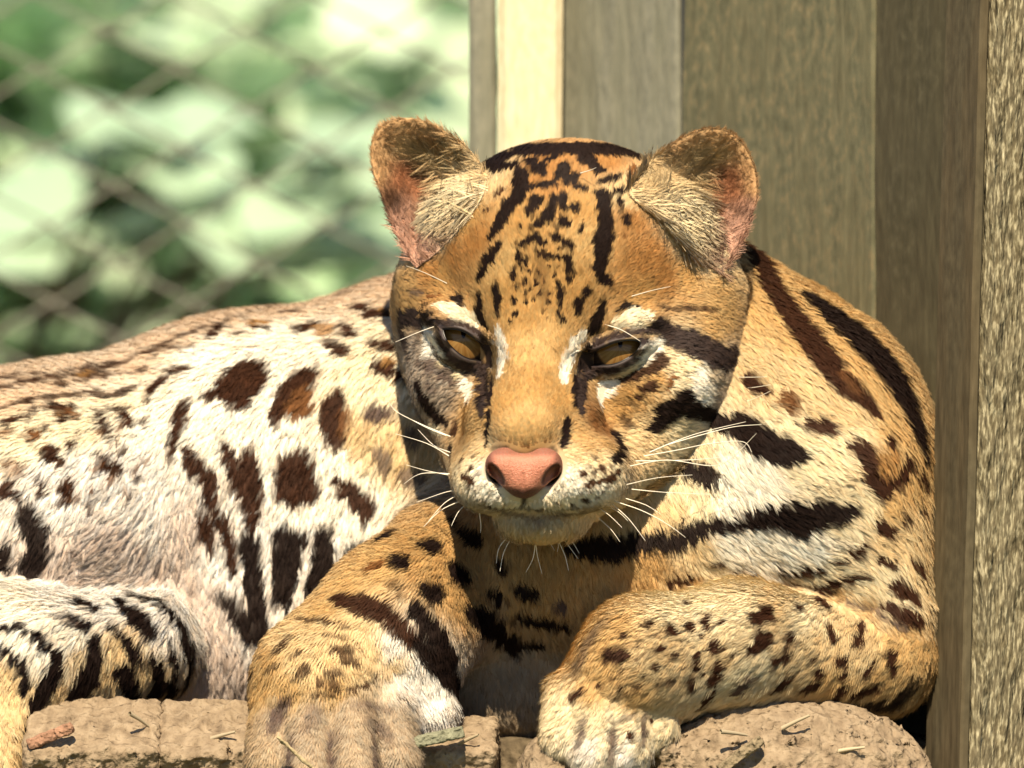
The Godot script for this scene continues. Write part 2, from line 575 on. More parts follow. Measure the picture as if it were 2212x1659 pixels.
func whiskers(cat: Node3D) -> void:
	var pale := mat(Color(0.86, 0.80, 0.66), 0.4)
	var list := [
		[215, 330, 1361, 1007, 1441, 994, 1535, 1006, 1577, 992, 1634, 936],
		[215, 280, 1392, 985, 1460, 973, 1535, 958, 1604, 954, 1624, 977],
		[200, 180, 1437, 962, 1517, 939, 1585, 922, 1645, 917],
		[225, 330, 1354, 1047, 1422, 1032, 1496, 1026],
		[215, 300, 1365, 1057, 1441, 1064, 1535, 1068],
		[200, 320, 1308, 1077, 1384, 1102, 1441, 1132, 1481, 1161],
		[190, 300, 1320, 1087, 1358, 1121, 1394, 1168],
		[200, 290, 1286, 1093, 1316, 1113, 1344, 1140],
		[160, 240, 1293, 1119, 1320, 1144, 1339, 1170],
		[200, 270, 1352, 1077, 1395, 1091, 1426, 1110],
		[210, 240, 1373, 996, 1479, 994, 1573, 987],
		[205, 150, 1403, 977, 1498, 939, 1611, 911],
		[-60, 40, 1558, 814, 1607, 815, 1657, 814],
		[-60, 40, 1562, 834, 1615, 838, 1664, 831],
		[-60, 40, 1535, 856, 1573, 868, 1615, 866, 1664, 845],
		[170, 120, 964, 941, 922, 924, 877, 900],
		[170, 100, 970, 985, 922, 958, 854, 937],
		[180, 200, 968, 1026, 922, 1017, 877, 1004],
		[165, 60, 973, 943, 911, 917, 858, 890, 839, 867],
		[165, 60, 972, 977, 937, 962, 903, 928],
		[180, 240, 990, 1059, 960, 1064, 900, 1085],
		[180, 240, 998, 1081, 953, 1102, 915, 1138],
		[180, 240, 992, 1068, 960, 1087, 926, 1125],
		[180, 220, 1009, 1087, 990, 1106, 975, 1136],
		[180, 150, 979, 1024, 911, 1023, 873, 1045],
		[60, 200, 971, 695, 911, 715, 854, 739],
		[120, 190, 965, 612, 919, 590, 877, 574],
		[170, 240, 1365, 640, 1407, 628, 1448, 619],
		[170, 210, 1306, 701, 1343, 713, 1383, 737],
		[120, 160, 1254, 374, 1274, 368, 1288, 362],
		[140, 170, 1182, 1162, 1190, 1176, 1198, 1189],
		[130, 150, 1203, 1162, 1206, 1178, 1204, 1192],
		[130, 150, 1212, 1157, 1232, 1184, 1249, 1207],
		[130, 140, 1224, 1153, 1240, 1176, 1251, 1195],
		[130, 120, 1157, 1171, 1161, 1201, 1171, 1240],
		[130, 120, 1156, 1178, 1151, 1207, 1136, 1236],
		[130, 130, 1099, 1157, 1078, 1184, 1072, 1217],
		[130, 140, 1105, 1161, 1088, 1194, 1080, 1234],
		[130, 140, 1205, 1167, 1220, 1199, 1228, 1232],
		[190, 210, 1091, 1086, 1078, 1101, 1074, 1115],
		[150, 170, 1236, 1109, 1245, 1126, 1249, 1144],
		[190, 250, 1320, 1096, 1340, 1109, 1357, 1126],
		[150, 150, 1036, 1109, 1039, 1134, 1038, 1151],
		[-60, 0, 1468, 432, 1504, 481, 1537, 537],
	]
	for w in list:
		var ps := PackedVector3Array()
		var n: int = (w.size() - 2) / 2
		for i in n:
			ps.append(P(w[2 + i * 2], w[3 + i * 2], lerpf(w[0], w[1], float(i) / (n - 1))) * S)
		put("whisker", tube(bend(ps, 6), 1.25 * S, 0.4 * S, 4), pale, cat)

func paint() -> void:
	coat_ground(0, GOLD, 26, [1004, 481, 1141, 473, 1262, 456, 1165, 594, 959, 594, 1383, 614, 1484, 594, 1141, 695, 1161, 816, 1222, 634, 1101, 634])
	coat_ground(0, ORANGE, 26, [980, 553, 1028, 529, 1181, 392, 1181, 360, 1302, 351, 1363, 473, 1403, 553, 1383, 586, 1432, 594, 939, 586])
	coat_ground(0, BLOND, 26, [1173, 735, 1121, 755, 1193, 775, 1072, 574, 1274, 513])
	coat_ground(0, TAN, 30, [879, 634, 1565, 674, 1537, 707, 1545, 626])
	coat_ground(0, CREAM, 40, [1464, 493, 1516, 553, 955, 513, 927, 489, 1488, 521])
	coat_ground(0, BUFF, 34, [1375, 412, 1056, 392, 1351, 432])
	coat_ground(0, BLOND, 18, [1149, 898, 1176, 924, 1108, 924, 1149, 947])
	coat_ground(0, GOLD, 18, [1138, 841, 1085, 871, 1214, 864])
	coat_ground(0, GOLD, 26, [1009, 879, 1365, 856, 1422, 818, 1339, 890])
	coat_ground(0, GREY, 30, [949, 841, 892, 788, 885, 818, 1547, 879])
	coat_ground(0, TAN, 20, [1017, 939, 1271, 966, 1308, 958, 1384, 879, 1047, 901, 1252, 939])
	coat_ground(0, BUFF, 20, [1006, 973, 1040, 973, 1248, 985, 1301, 996])
	coat_ground(0, RUST, 20, [1301, 917, 1282, 909])
	coat_ground(0, WHITE, 18, [1040, 1026, 1047, 1053, 1233, 1038, 1252, 1045, 1214, 1064, 1078, 1064, 1282, 1068])
	coat_ground(0, CREAM, 20, [1271, 1023, 1214, 1083, 1108, 1083, 1006, 1023, 1324, 1011])
	coat_ground(0, GREYTAN, 24, [1157, 1121, 1100, 1117, 1214, 1117, 1043, 1091, 1271, 1095])
	coat_ground(0, BUFF, 30, [1157, 1155, 1108, 1144, 1214, 1147])
	coat_ground(0, CREAM, 40, [1456, 811, 1498, 811, 1460, 924, 1505, 788])
	coat_ground(0, WHITE, 40, [1505, 841, 1513, 864])
	coat_ground(0, GREYTAN, 44, [1554, 822, 1566, 788, 1535, 788])
	coat_ground(0, BUFF, 34, [1422, 913, 1365, 947, 1395, 901])
	lie(0, 1141, 816, 0.00, -1.00)
	lie(0, 1149, 898, 0.02, -1.00)
	lie(0, 1149, 947, 0.00, -1.00)
	lie(0, 1161, 674, 0.00, -1.00)
	lie(0, 1173, 594, 0.00, -1.00)
	lie(0, 1181, 432, 0.05, -1.00)
	lie(0, 1202, 331, 0.10, -1.00)
	lie(0, 1080, 513, -0.35, -0.95)
	lie(0, 1302, 513, 0.35, -0.95)
	lie(0, 980, 553, -0.70, -0.70)
	lie(0, 919, 594, -0.90, -0.30)
	lie(0, 1424, 553, 0.80, -0.55)
	lie(0, 1504, 614, 0.95, -0.10)
	lie(0, 971, 670, -0.75, -0.45)
	lie(0, 1363, 682, 0.80, -0.35)
	lie(0, 1524, 695, 1.00, 0.10)
	lie(0, 1060, 695, -0.20, -1.00)
	lie(0, 1270, 695, 0.20, -1.00)
	lie(0, 994, 811, -0.80, 0.30)
	lie(0, 949, 848, -0.75, 0.60)
	lie(0, 1006, 879, -0.65, 0.70)
	lie(0, 1365, 822, 0.95, 0.10)
	lie(0, 1441, 822, 1.00, 0.15)
	lie(0, 1535, 803, 1.00, 0.20)
	lie(0, 1403, 898, 0.95, 0.30)
	lie(0, 1498, 898, 0.95, 0.35)
	lie(0, 1282, 973, 0.80, 0.50)
	lie(0, 1308, 1011, 0.80, 0.55)
	lie(0, 1244, 1042, 0.60, 0.75)
	lie(0, 1017, 973, -0.65, 0.60)
	lie(0, 1040, 1038, -0.50, 0.80)
	lie(0, 1157, 1091, 0.00, 1.00)
	lie(0, 1214, 1091, 0.40, 0.90)
	lie(0, 1100, 1091, -0.35, 0.90)
	lie(0, 1157, 1144, 0.00, 1.00)
	lie(0, 1271, 1087, 0.60, 0.80)
	lie(0, 1047, 1095, -0.50, 0.85)
	lie(0, 1078, 773, 0.00, -1.00)
	lie(0, 1236, 773, 0.00, -1.00)
	lie(0, 1263, 833, 0.30, 0.30)
	lie(0, 1047, 822, -0.30, 0.30)
	lie(0, 1081, 909, -0.50, -0.60)
	lie(0, 1214, 909, 0.50, -0.60)
	lie(0, 1259, 917, 0.80, 0.20)
	lie(0, 1032, 909, -0.70, 0.20)
	mark(0, DARK, 3.5, 1.00, [1121, 376, 20.0, 1127, 412, 20.0, 1101, 448, 19.2, 1080, 485, 17.4, 1062, 518, 9.4])
	mark(0, DARK, 3.5, 1.00, [1078, 535, 10.3, 1056, 565, 15.6, 1036, 604, 8.5])
	mark(0, DARK, 3.5, 1.00, [1048, 360, 17.4, 1068, 364, 19.2, 1101, 339, 20.0, 1141, 325, 20.0, 1202, 317, 20.0, 1254, 317, 20.9, 1315, 317, 21.8, 1363, 321, 21.8, 1403, 329, 19.2])
	mark(0, DARK, 3.5, 1.00, [1056, 364, 20.9, 1076, 368, 19.2, 1113, 364, 12.1])
	mark(0, DARK, 3.5, 1.00, [1143, 351, 17.4, 1157, 364, 19.2, 1173, 378, 11.2])
	mark(0, DARK, 3.5, 1.00, [1181, 349, 12.9, 1206, 337, 12.1])
	mark(0, DARK, 3.5, 1.00, [1222, 360, 14.7, 1214, 380, 20.0, 1234, 386, 16.5, 1222, 402, 10.3])
	mark(0, DARK, 3.5, 1.00, [1258, 331, 19.2, 1270, 351, 20.9, 1286, 370, 16.5, 1298, 368, 10.3])
	mark(0, DARK, 3.5, 1.00, [1343, 331, 23.6, 1363, 339, 21.8, 1395, 339, 17.4])
	mark(0, DARK, 3.5, 1.00, [1159, 406, 11.2, 1200, 402, 11.2])
	mark(0, DARK, 3.5, 1.00, [1242, 408, 10.3, 1256, 411, 10.3])
	mark(0, DARK, 3.5, 1.00, [1286, 402, 5.8, 1306, 394, 11.2, 1335, 386, 9.4])
	mark(0, DARK, 3.5, 1.00, [1331, 420, 8.5, 1359, 412, 8.5])
	mark(0, RUST, 3.5, 1.00, [1363, 384, 12.1, 1375, 368, 12.1])
	mark(0, DARK, 3.5, 1.00, [1290, 423, 12.9, 1302, 428, 18.3, 1306, 456, 18.3, 1307, 493, 20.0, 1300, 537, 20.9, 1298, 563, 18.3])
	mark(0, DARK, 3.5, 1.00, [1287, 581, 11.2, 1302, 602, 14.7, 1314, 618, 7.6])
	mark(0, DARK, 3.5, 1.00, [1336, 440, 8.5, 1340, 456, 6.7])
	mark(0, DARK, 3.5, 1.00, [1351, 476, 11.2, 1354, 495, 5.8])
	mark(0, RUST, 3.5, 1.00, [1347, 513, 5.8])
	mark(0, BROWN, 3.5, 1.00, [1072, 424, 7.6, 1084, 416, 6.7])
	mark(0, BROWN, 3.5, 1.00, [1048, 462, 5.0, 1056, 456, 4.1])
	mark(0, DARK, 3.5, 1.00, [1157, 440, 16.5, 1147, 460, 12.1])
	mark(0, DARK, 3.5, 1.00, [1197, 432, 10.3, 1193, 452, 13.8, 1181, 473, 14.7, 1165, 489, 10.3, 1147, 495, 6.7])
	mark(0, DARK, 3.5, 1.00, [1216, 424, 8.5, 1213, 452, 11.2])
	mark(0, DARK, 3.5, 1.00, [1243, 452, 14.7])
	mark(0, DARK, 3.5, 1.00, [1216, 483, 13.8, 1226, 490, 9.4])
	mark(0, DARK, 3.5, 1.00, [1197, 489, 6.7, 1202, 502, 5.4])
	mark(0, DARK, 3.5, 1.00, [1124, 494, 6.7])
	mark(0, DARK, 3.5, 1.00, [1255, 495, 7.2, 1251, 509, 5.4])
	mark(0, DARK, 3.5, 1.00, [1124, 533, 8.5, 1137, 527, 10.3, 1159, 515, 12.1, 1167, 529, 7.6])
	mark(0, DARK, 3.5, 1.00, [1197, 515, 9.4, 1216, 525, 10.3, 1234, 540, 10.3])
	mark(0, DARK, 3.5, 1.00, [1121, 553, 9.4, 1124, 567, 7.6, 1137, 571, 5.8])
	mark(0, DARK, 3.5, 1.00, [1181, 557, 6.7, 1202, 559, 5.8, 1214, 557, 5.0])
	mark(0, DARK, 3.5, 1.00, [1225, 563, 9.4, 1229, 586, 8.5, 1239, 594, 6.7])
	mark(0, DARK, 3.5, 1.00, [1228, 608, 8.1])
	mark(0, DARK, 3.5, 1.00, [1110, 588, 9.4, 1110, 606, 7.6])
	mark(0, DARK, 3.5, 1.00, [1115, 624, 7.6])
	mark(0, DARK, 2.5, 1.00, [1153, 574, 6.3])
	mark(0, DARK, 2.5, 1.00, [1143, 590, 6.3])
	mark(0, DARK, 2.5, 1.00, [1137, 610, 7.2])
	mark(0, DARK, 2.5, 1.00, [1155, 606, 5.4])
	mark(0, DARK, 2.5, 1.00, [1165, 553, 5.8])
	mark(0, DARK, 2.5, 1.00, [1173, 543, 5.8])
	mark(0, DARK, 2.5, 1.00, [1157, 618, 5.4])
	mark(0, DARK, 2.5, 1.00, [1133, 638, 6.7])
	mark(0, DARK, 2.5, 1.00, [1135, 656, 6.3])
	mark(0, DARK, 2.5, 1.00, [1153, 650, 5.0])
	mark(0, DARK, 2.5, 1.00, [1187, 638, 5.0])
	mark(0, DARK, 2.5, 1.00, [1111, 652, 7.6])
	mark(0, DARK, 2.5, 1.00, [1112, 681, 6.7])
	mark(0, DARK, 2.5, 1.00, [1181, 691, 5.4])
	mark(0, DARK, 2.5, 1.00, [1101, 701, 5.0])
	mark(0, DARK, 2.5, 1.00, [1165, 594, 5.0])
	mark(0, DARK, 2.5, 1.00, [1185, 578, 5.4])
	mark(0, DARK, 2.5, 1.00, [1206, 582, 5.4])
	mark(0, DARK, 2.5, 1.00, [1197, 598, 5.0])
	mark(0, DARK, 2.5, 1.00, [1177, 614, 4.5])
	mark(0, DARK, 2.5, 1.00, [1185, 658, 4.5])
	mark(0, DARK, 2.5, 1.00, [1165, 638, 4.5])
	mark(0, DARK, 2.5, 1.00, [1202, 614, 5.0])
	mark(0, DARK, 2.5, 1.00, [1145, 626, 4.5])
	mark(0, DARK, 2.5, 1.00, [1175, 674, 4.1])
	mark(0, DARK, 2.5, 1.00, [1141, 561, 5.4])
	mark(0, DARK, 2.5, 1.00, [1157, 545, 5.4])
	mark(0, DARK, 2.5, 1.00, [1181, 529, 5.8])
	mark(0, DARK, 2.5, 1.00, [1206, 541, 5.4])
	mark(0, DARK, 2.5, 1.00, [1127, 586, 5.0])
	mark(0, DARK, 2.5, 1.00, [1129, 618, 5.0])
	mark(0, DARK, 2.5, 1.00, [1216, 626, 4.5])
	mark(0, BROWN, 10.0, 0.35, [1165, 561, 14.7, 1173, 614, 12.9, 1177, 666, 7.6])
	mark(0, DARK, 3.5, 1.00, [1206, 616, 6.7, 1212, 638, 7.2, 1210, 661, 8.1])
	mark(0, DARK, 3.5, 1.00, [1206, 678, 5.4, 1214, 695, 6.3])
	mark(0, DARK, 3.5, 1.00, [1070, 622, 9.4, 1074, 654, 11.2, 1078, 687, 6.7])
	mark(0, DARK, 3.5, 1.00, [1036, 642, 8.5, 1034, 670, 11.2, 1042, 699, 13.8, 1052, 711, 7.6])
	mark(0, DARK, 3.5, 1.00, [978, 643, 5.8, 994, 646, 12.1, 1001, 659, 7.6])
	mark(0, DARK, 3.5, 1.00, [1268, 632, 10.3, 1260, 648, 6.7])
	mark(0, DARK, 3.5, 1.00, [1248, 653, 10.3, 1247, 680, 9.4])
	mark(0, DARK, 3.5, 1.00, [1300, 656, 9.4, 1296, 678, 13.8, 1284, 707, 12.9, 1276, 721, 8.5])
	mark(0, DARK, 3.5, 1.00, [1333, 674, 6.7, 1351, 661, 10.3, 1373, 666, 5.8])
	mark(0, GREYBR, 6.0, 0.80, [891, 634, 8.5, 913, 633, 5.8])
	mark(0, RUST, 3.5, 1.00, [929, 643, 5.4, 951, 638, 5.0])
	mark(0, BROWN, 4.0, 0.80, [1420, 662, 6.7, 1440, 667, 5.0, 1480, 666, 5.8, 1516, 667, 6.3, 1545, 668, 4.1])
	mark(0, SOOT, 3.5, 1.00, [1405, 707, 14.7, 1440, 723, 26.3, 1488, 741, 29.8, 1528, 761, 31.6, 1561, 775, 28.0, 1579, 767, 23.6])
	mark(0, SOOT, 3.5, 1.00, [1420, 691, 10.3, 1415, 711, 12.1])
	mark(0, SOOT, 5.0, 1.00, [869, 691, 19.2, 899, 691, 20.0, 935, 695, 19.2])
	mark(0, SOOT, 8.0, 0.85, [869, 711, 20.0, 875, 739, 19.2, 887, 767, 12.9])
	mark(0, SOOT, 3.5, 0.60, [899, 751, 8.5, 911, 723, 8.5])
	mark(0, DARK, 3.5, 1.00, [1062, 338, 25.6, 1110, 324, 25.6, 1160, 319, 25.6, 1220, 317, 25.6, 1300, 318, 25.6, 1350, 320, 25.6, 1400, 330, 25.6])
	mark(0, DARK, 3.5, 1.00, [1062, 350, 23.4, 1110, 336, 23.4, 1160, 331, 23.4, 1220, 329, 23.4, 1300, 330, 23.4, 1350, 332, 23.4, 1400, 342, 23.4])
	mark(0, DARK, 3.5, 1.00, [1050, 352, 23.4, 1085, 345, 21.2])
	mark(0, DARK, 3.5, 1.00, [1380, 330, 23.4, 1420, 345, 16.8])
	mark(0, SOOT, 3.5, 1.00, [952, 712, 6.9, 975, 701, 6.9, 1000, 703, 8.0, 1030, 720, 9.1, 1055, 746, 11.3, 1064, 775, 12.4, 1045, 792, 13.5, 1012, 788, 11.3, 985, 773, 9.1, 964, 748, 6.9, 952, 722, 5.8])
	mark(0, SOOT, 3.5, 1.00, [1254, 792, 13.5, 1264, 758, 11.3, 1285, 744, 9.1, 1310, 733, 8.0, 1342, 722, 6.9, 1372, 721, 8.0, 1392, 737, 6.9, 1386, 758, 5.8, 1360, 782, 8.0, 1330, 796, 10.2, 1290, 800, 13.5, 1264, 796, 14.6])
	mark(0, SOOT, 3.5, 1.00, [947, 701, 10.3, 980, 703, 11.2, 1012, 713, 12.1, 1040, 735, 12.9, 1056, 763, 12.9, 1056, 787, 14.7])
	mark(0, SOOT, 3.5, 1.00, [951, 715, 9.4, 955, 751, 12.1, 975, 779, 12.9, 1004, 796, 14.7, 1036, 800, 19.2])
	mark(0, SOOT, 3.5, 1.00, [1399, 715, 11.2, 1367, 719, 12.1, 1331, 725, 12.1, 1298, 741, 13.8, 1270, 767, 14.7, 1262, 796, 16.5])
	mark(0, SOOT, 3.5, 1.00, [1266, 796, 16.5, 1306, 798, 12.1, 1343, 789, 10.3, 1375, 767, 8.5])
	mark(0, SOOT, 3.5, 1.00, [1060, 743, 5.6, 1062, 780, 10.6, 1055, 807, 18.9, 1047, 837, 19.7, 1042, 867, 13.9, 1044, 898, 7.2])
	mark(0, DARK, 3.5, 1.00, [1062, 788, 7.2, 1061, 841, 8.9, 1059, 871, 7.2])
	mark(0, SOOT, 3.5, 1.00, [1263, 792, 10.6, 1254, 811, 19.7, 1252, 841, 20.6, 1250, 871, 16.4, 1255, 892, 8.1])
	mark(0, DARK, 3.5, 1.00, [1242, 811, 8.1, 1240, 848, 9.7, 1240, 875, 8.1])
	mark(0, CREAMW, 3.5, 1.00, [945, 658, 10.3, 975, 668, 16.5, 1016, 691, 11.2, 1032, 707, 5.8])
	mark(0, WHITE, 5.0, 1.00, [925, 725, 12.9, 931, 755, 20.9, 953, 784, 17.4])
	mark(0, CREAM, 3.5, 1.00, [955, 783, 12.1, 992, 812, 11.2])
	mark(0, WHITE, 3.5, 1.00, [1006, 826, 12.9, 1014, 840, 16.5, 1019, 858, 10.3])
	mark(0, WHITE, 3.5, 1.00, [1074, 721, 11.2, 1081, 751, 15.6, 1082, 783, 15.6, 1077, 812, 7.6])
	mark(0, WHITE, 3.5, 1.00, [1258, 725, 10.3, 1239, 755, 17.4, 1223, 791, 18.3, 1217, 822, 8.5])
	mark(0, CREAMW, 3.5, 1.00, [1331, 701, 12.1, 1359, 687, 19.2, 1397, 685, 16.5])
	mark(0, WHITE, 4.0, 1.00, [1413, 749, 18.3, 1401, 771, 21.8, 1383, 789, 13.8])
	mark(0, CREAMW, 3.5, 1.00, [1383, 789, 12.9, 1351, 808, 11.2, 1331, 818, 12.9])
	mark(0, WHITE, 3.5, 1.00, [1311, 832, 19.2, 1294, 854, 18.3, 1290, 868, 10.3])
	mark(0, WHITE, 7.0, 1.00, [1508, 804, 20.9, 1504, 832, 20.9, 1514, 860, 12.9])
	mark(0, BROWN, 3.5, 1.00, [1339, 821, 6.7, 1371, 811, 11.2, 1403, 798, 13.8, 1430, 773, 12.9])
	mark(0, BROWN, 3.5, 1.00, [1383, 838, 10.3, 1405, 834, 13.8])
	mark(0, BROWN, 3.5, 1.00, [1375, 858, 6.7])
	mark(0, RUST, 3.5, 1.00, [1440, 840, 5.8, 1450, 812, 5.0])
	mark(0, BROWN, 5.0, 0.70, [1392, 841, 8.1, 1380, 856, 7.2])
	mark(0, BROWN, 3.5, 0.60, [1361, 871, 7.2])
	mark(0, GREYBR, 7.0, 0.75, [911, 781, 12.1, 939, 787, 16.5, 967, 808, 16.5, 984, 824, 10.3])
	mark(0, GREYBR, 6.0, 0.70, [931, 828, 10.3, 939, 840, 9.4])
	mark(0, DARK, 3.5, 1.00, [907, 826, 11.2, 917, 860, 20.0, 939, 888, 20.9, 963, 909, 10.3])
	mark(0, DARK, 3.5, 1.00, [903, 826, 11.4, 919, 860, 18.9, 943, 890, 18.9, 966, 911, 8.9])
	mark(0, CREAMW, 6.0, 1.00, [930, 917, 11.4, 956, 928, 7.2])
	mark(0, BROWN, 3.5, 1.00, [983, 932, 12.2, 987, 913, 8.9])
	mark(0, DARK, 3.5, 1.00, [975, 962, 8.1, 977, 979, 7.2])
	mark(0, BROWN, 3.5, 1.00, [999, 990, 8.9])
	mark(0, BROWN, 3.5, 1.00, [1021, 1008, 6.4])
	mark(0, BROWN, 3.5, 1.00, [1000, 1026, 5.6, 1021, 1036, 8.9])
	mark(0, BROWN, 3.5, 0.70, [1047, 1080, 4.7])
	mark(0, BROWN, 3.5, 0.70, [1072, 1080, 4.7])
	mark(0, BROWN, 3.5, 0.50, [1093, 1087, 4.7])
	mark(0, DARK, 3.5, 1.00, [1057, 894, 8.1, 1054, 924, 9.7, 1051, 958, 8.1])
	mark(0, DARK, 3.5, 1.00, [1227, 909, 9.7, 1219, 936, 13.1, 1214, 962, 8.9])
	mark(0, SOOT, 3.5, 0.70, [1062, 968, 5.6, 1093, 966, 4.7, 1123, 982, 4.7, 1161, 973, 4.7, 1199, 972, 7.2])
	mark(0, DARK, 3.5, 1.00, [1324, 934, 9.7, 1337, 958, 16.4, 1331, 985, 12.2, 1322, 992, 8.1])
	mark(0, BROWN, 3.5, 0.80, [1354, 917, 13.9, 1342, 901, 7.2])
	mark(0, BROWN, 3.5, 1.00, [1295, 1007, 9.7, 1286, 1015, 6.4])
	mark(0, BROWN, 3.5, 1.00, [1259, 1022, 7.2])
	mark(0, BROWN, 3.5, 1.00, [1335, 1015, 8.9, 1324, 1028, 9.7, 1297, 1038, 8.1, 1267, 1047, 7.2])
	mark(0, BROWN, 3.5, 1.00, [1263, 1079, 7.2])
	mark(0, BROWN, 3.5, 1.00, [1236, 1089, 5.6])
	mark(0, BROWN, 3.5, 1.00, [1291, 1073, 5.6])
	mark(0, BROWN, 3.5, 1.00, [1204, 1087, 5.1])
	mark(0, BROWN, 3.5, 0.75, [1013, 962, 5.6])
	mark(0, BROWN, 3.5, 0.75, [1002, 970, 5.6])
	mark(0, BROWN, 3.5, 0.75, [1025, 985, 5.1])
	mark(0, BROWN, 3.5, 0.75, [994, 1011, 5.6])
	mark(0, BROWN, 3.5, 0.75, [1009, 1019, 5.1])
	mark(0, BROWN, 3.5, 0.75, [1032, 1023, 5.1])
	mark(0, BROWN, 3.5, 0.75, [987, 1004, 4.7])
	mark(0, BROWN, 3.5, 0.75, [1013, 1049, 5.1])
	mark(0, BROWN, 3.5, 0.75, [1028, 1057, 4.7])
	mark(0, BROWN, 3.5, 0.75, [1059, 1068, 4.7])
	mark(0, BROWN, 3.5, 0.75, [1078, 1072, 4.7])
	mark(0, BROWN, 3.5, 0.75, [1271, 1004, 5.6])
	mark(0, BROWN, 3.5, 0.75, [1282, 1026, 5.6])
	mark(0, BROWN, 3.5, 0.75, [1305, 1019, 6.0])
	mark(0, BROWN, 3.5, 0.75, [1316, 1004, 6.4])
	mark(0, BROWN, 3.5, 0.75, [1293, 1049, 5.6])
	mark(0, BROWN, 3.5, 0.75, [1312, 1045, 6.0])
	mark(0, BROWN, 3.5, 0.75, [1274, 1060, 5.6])
	mark(0, BROWN, 3.5, 0.75, [1252, 1064, 5.1])
	mark(0, BROWN, 3.5, 0.75, [1301, 1064, 5.6])
	mark(0, BROWN, 3.5, 0.75, [1282, 989, 5.6])
	mark(0, DARK, 3.5, 1.00, [1411, 919, 18.1, 1437, 890, 28.0, 1471, 867, 28.0, 1486, 856, 13.9])
	mark(0, DARK, 3.5, 1.00, [1475, 879, 22.2, 1513, 892, 19.7, 1535, 896, 15.6])
	mark(0, GREYBR, 8.0, 0.55, [1070, 1104, 7.2, 1123, 1110, 8.1, 1157, 1121, 8.1, 1199, 1113, 7.2, 1252, 1106, 5.6])
	mark(0, DARK, 3.5, 1.00, [1134, 1064, 5.6, 1132, 1087, 4.7])
	mark(0, SOOT, 4.0, 0.70, [1040, 1088, 3.6, 1085, 1102, 3.6, 1131, 1095, 4.7, 1190, 1103, 3.6, 1260, 1094, 3.6])
	mark(0, DARK, 3.5, 1.00, [1071, 1026, 21.2])
	mark(0, DARK, 3.5, 1.00, [1191, 1026, 21.2])
	coat_ground(1, WHITE, 75, [250, 839, 375, 922, 479, 901, 479, 756, 583, 756, 562, 943, 708, 985, 646, 1089, 312, 922, 417, 781, 771, 1089])
	coat_ground(1, CREAMW, 75, [167, 922, 83, 964, 812, 839, 271, 864, 42, 922])
	coat_ground(1, BUFF, 75, [771, 943, 854, 985])
	coat_ground(1, PINKTAN, 60, [0, 847, 104, 835, 208, 814, 292, 789, 375, 739, 458, 701, 583, 668, 708, 635, 833, 610, 250, 839, 42, 872])
	coat_ground(1, WHITEG, 75, [292, 1026, 187, 1026, 125, 1089, 104, 1026, 271, 1089, 312, 1172])  # lower flank, also next line: white greyed, its shade put into the colour
	coat_ground(1, WHITEG, 70, [575, 1144, 475, 1220, 665, 1170, 565, 1394])
	coat_ground(1, GREYPINK, 80, [400, 1170, 350, 1234, 300, 1194, 250, 1170, 200, 1210, 425, 1270, 125, 1220, 500, 1444, 450, 1394, 475, 1520])
	coat_ground(1, TAN, 50, [1050, 1170, 975, 1210, 900, 1260, 1000, 1284, 1050, 1260])
	coat_ground(1, GREYTAN, 60, [875, 1160, 1000, 1394, 1050, 1444, 950, 1354])
	coat_ground(1, TAN, 60, [1156, 1220, 1256, 1220, 1356, 1210, 1406, 1220, 1181, 1260])
	coat_ground(1, BUFF, 70, [1356, 1134, 1506, 1184, 1456, 1104, 2006, 1170, 1981, 1220])
	coat_ground(1, WHITE, 70, [1606, 1194, 1581, 1170, 1681, 1184, 1581, 1104, 1756, 1194, 1656, 1240])
	coat_ground(1, TAN, 36, [1506, 1260, 1606, 1272, 1706, 1280, 1806, 1287, 1881, 1307, 1956, 1354])
	coat_ground(1, CREAM, 60, [1531, 1234, 1806, 1214, 1856, 1270, 1931, 1244, 1956, 1320, 1556, 1264, 1756, 1260, 1906, 1294])
	coat_ground(1, BLOND, 55, [1659, 671, 1625, 622, 1712, 743, 1829, 743, 1926, 928])
	coat_ground(1, GOLD, 50, [1907, 1001, 1810, 598, 1839, 627])
	coat_ground(1, BLOND, 60, [1780, 671, 1805, 724, 1868, 792, 1902, 841, 1985, 987, 1975, 1059, 1926, 1093])
	coat_ground(1, BUFF, 60, [1732, 807, 1683, 831, 1673, 782, 1780, 880, 1839, 904])
	coat_ground(1, CREAM, 70, [1712, 938, 1780, 962, 1853, 948, 1780, 1011, 1712, 1016, 1805, 1132, 1878, 1084])
	coat_ground(1, WHITE, 75, [1601, 1025, 1610, 1084, 1673, 1035, 1683, 1181, 1780, 1181])
	coat_ground(1, CREAM, 60, [1489, 987, 1464, 1059, 1513, 1093, 1455, 948])
	coat_ground(1, BUFF, 60, [1926, 1181, 1975, 1132])
	lie(1, 1635, 646, 0.50, 0.85)
	lie(1, 1732, 768, 0.50, 0.85)
	lie(1, 1853, 743, 0.40, 0.90)
	lie(1, 1926, 841, 0.30, 0.95)
	lie(1, 1732, 938, 0.80, 0.60)
	lie(1, 1975, 987, 0.20, 1.00)
	lie(1, 1610, 1035, 0.70, 0.70)
	lie(1, 1732, 1059, 0.85, 0.50)
	lie(1, 1878, 1132, 0.80, 0.60)
	lie(1, 1489, 1035, 0.20, 1.00)
	lie(1, 1256, 1170, 0.20, 1.00)
	lie(1, 1406, 1170, 0.30, 1.00)
	lie(1, 1606, 1194, 0.80, 0.50)
	lie(1, 1806, 1220, 0.90, 0.35)
	lie(1, 1956, 1244, 0.50, 0.85)
	lie(1, 1931, 1304, 0.60, 0.80)
	lie(1, 1206, 1270, 0.10, 1.00)
	lie(1, 542, 839, -0.45, 0.90)
	lie(1, 375, 922, -0.50, 0.85)
	lie(1, 708, 901, -0.30, 0.90)
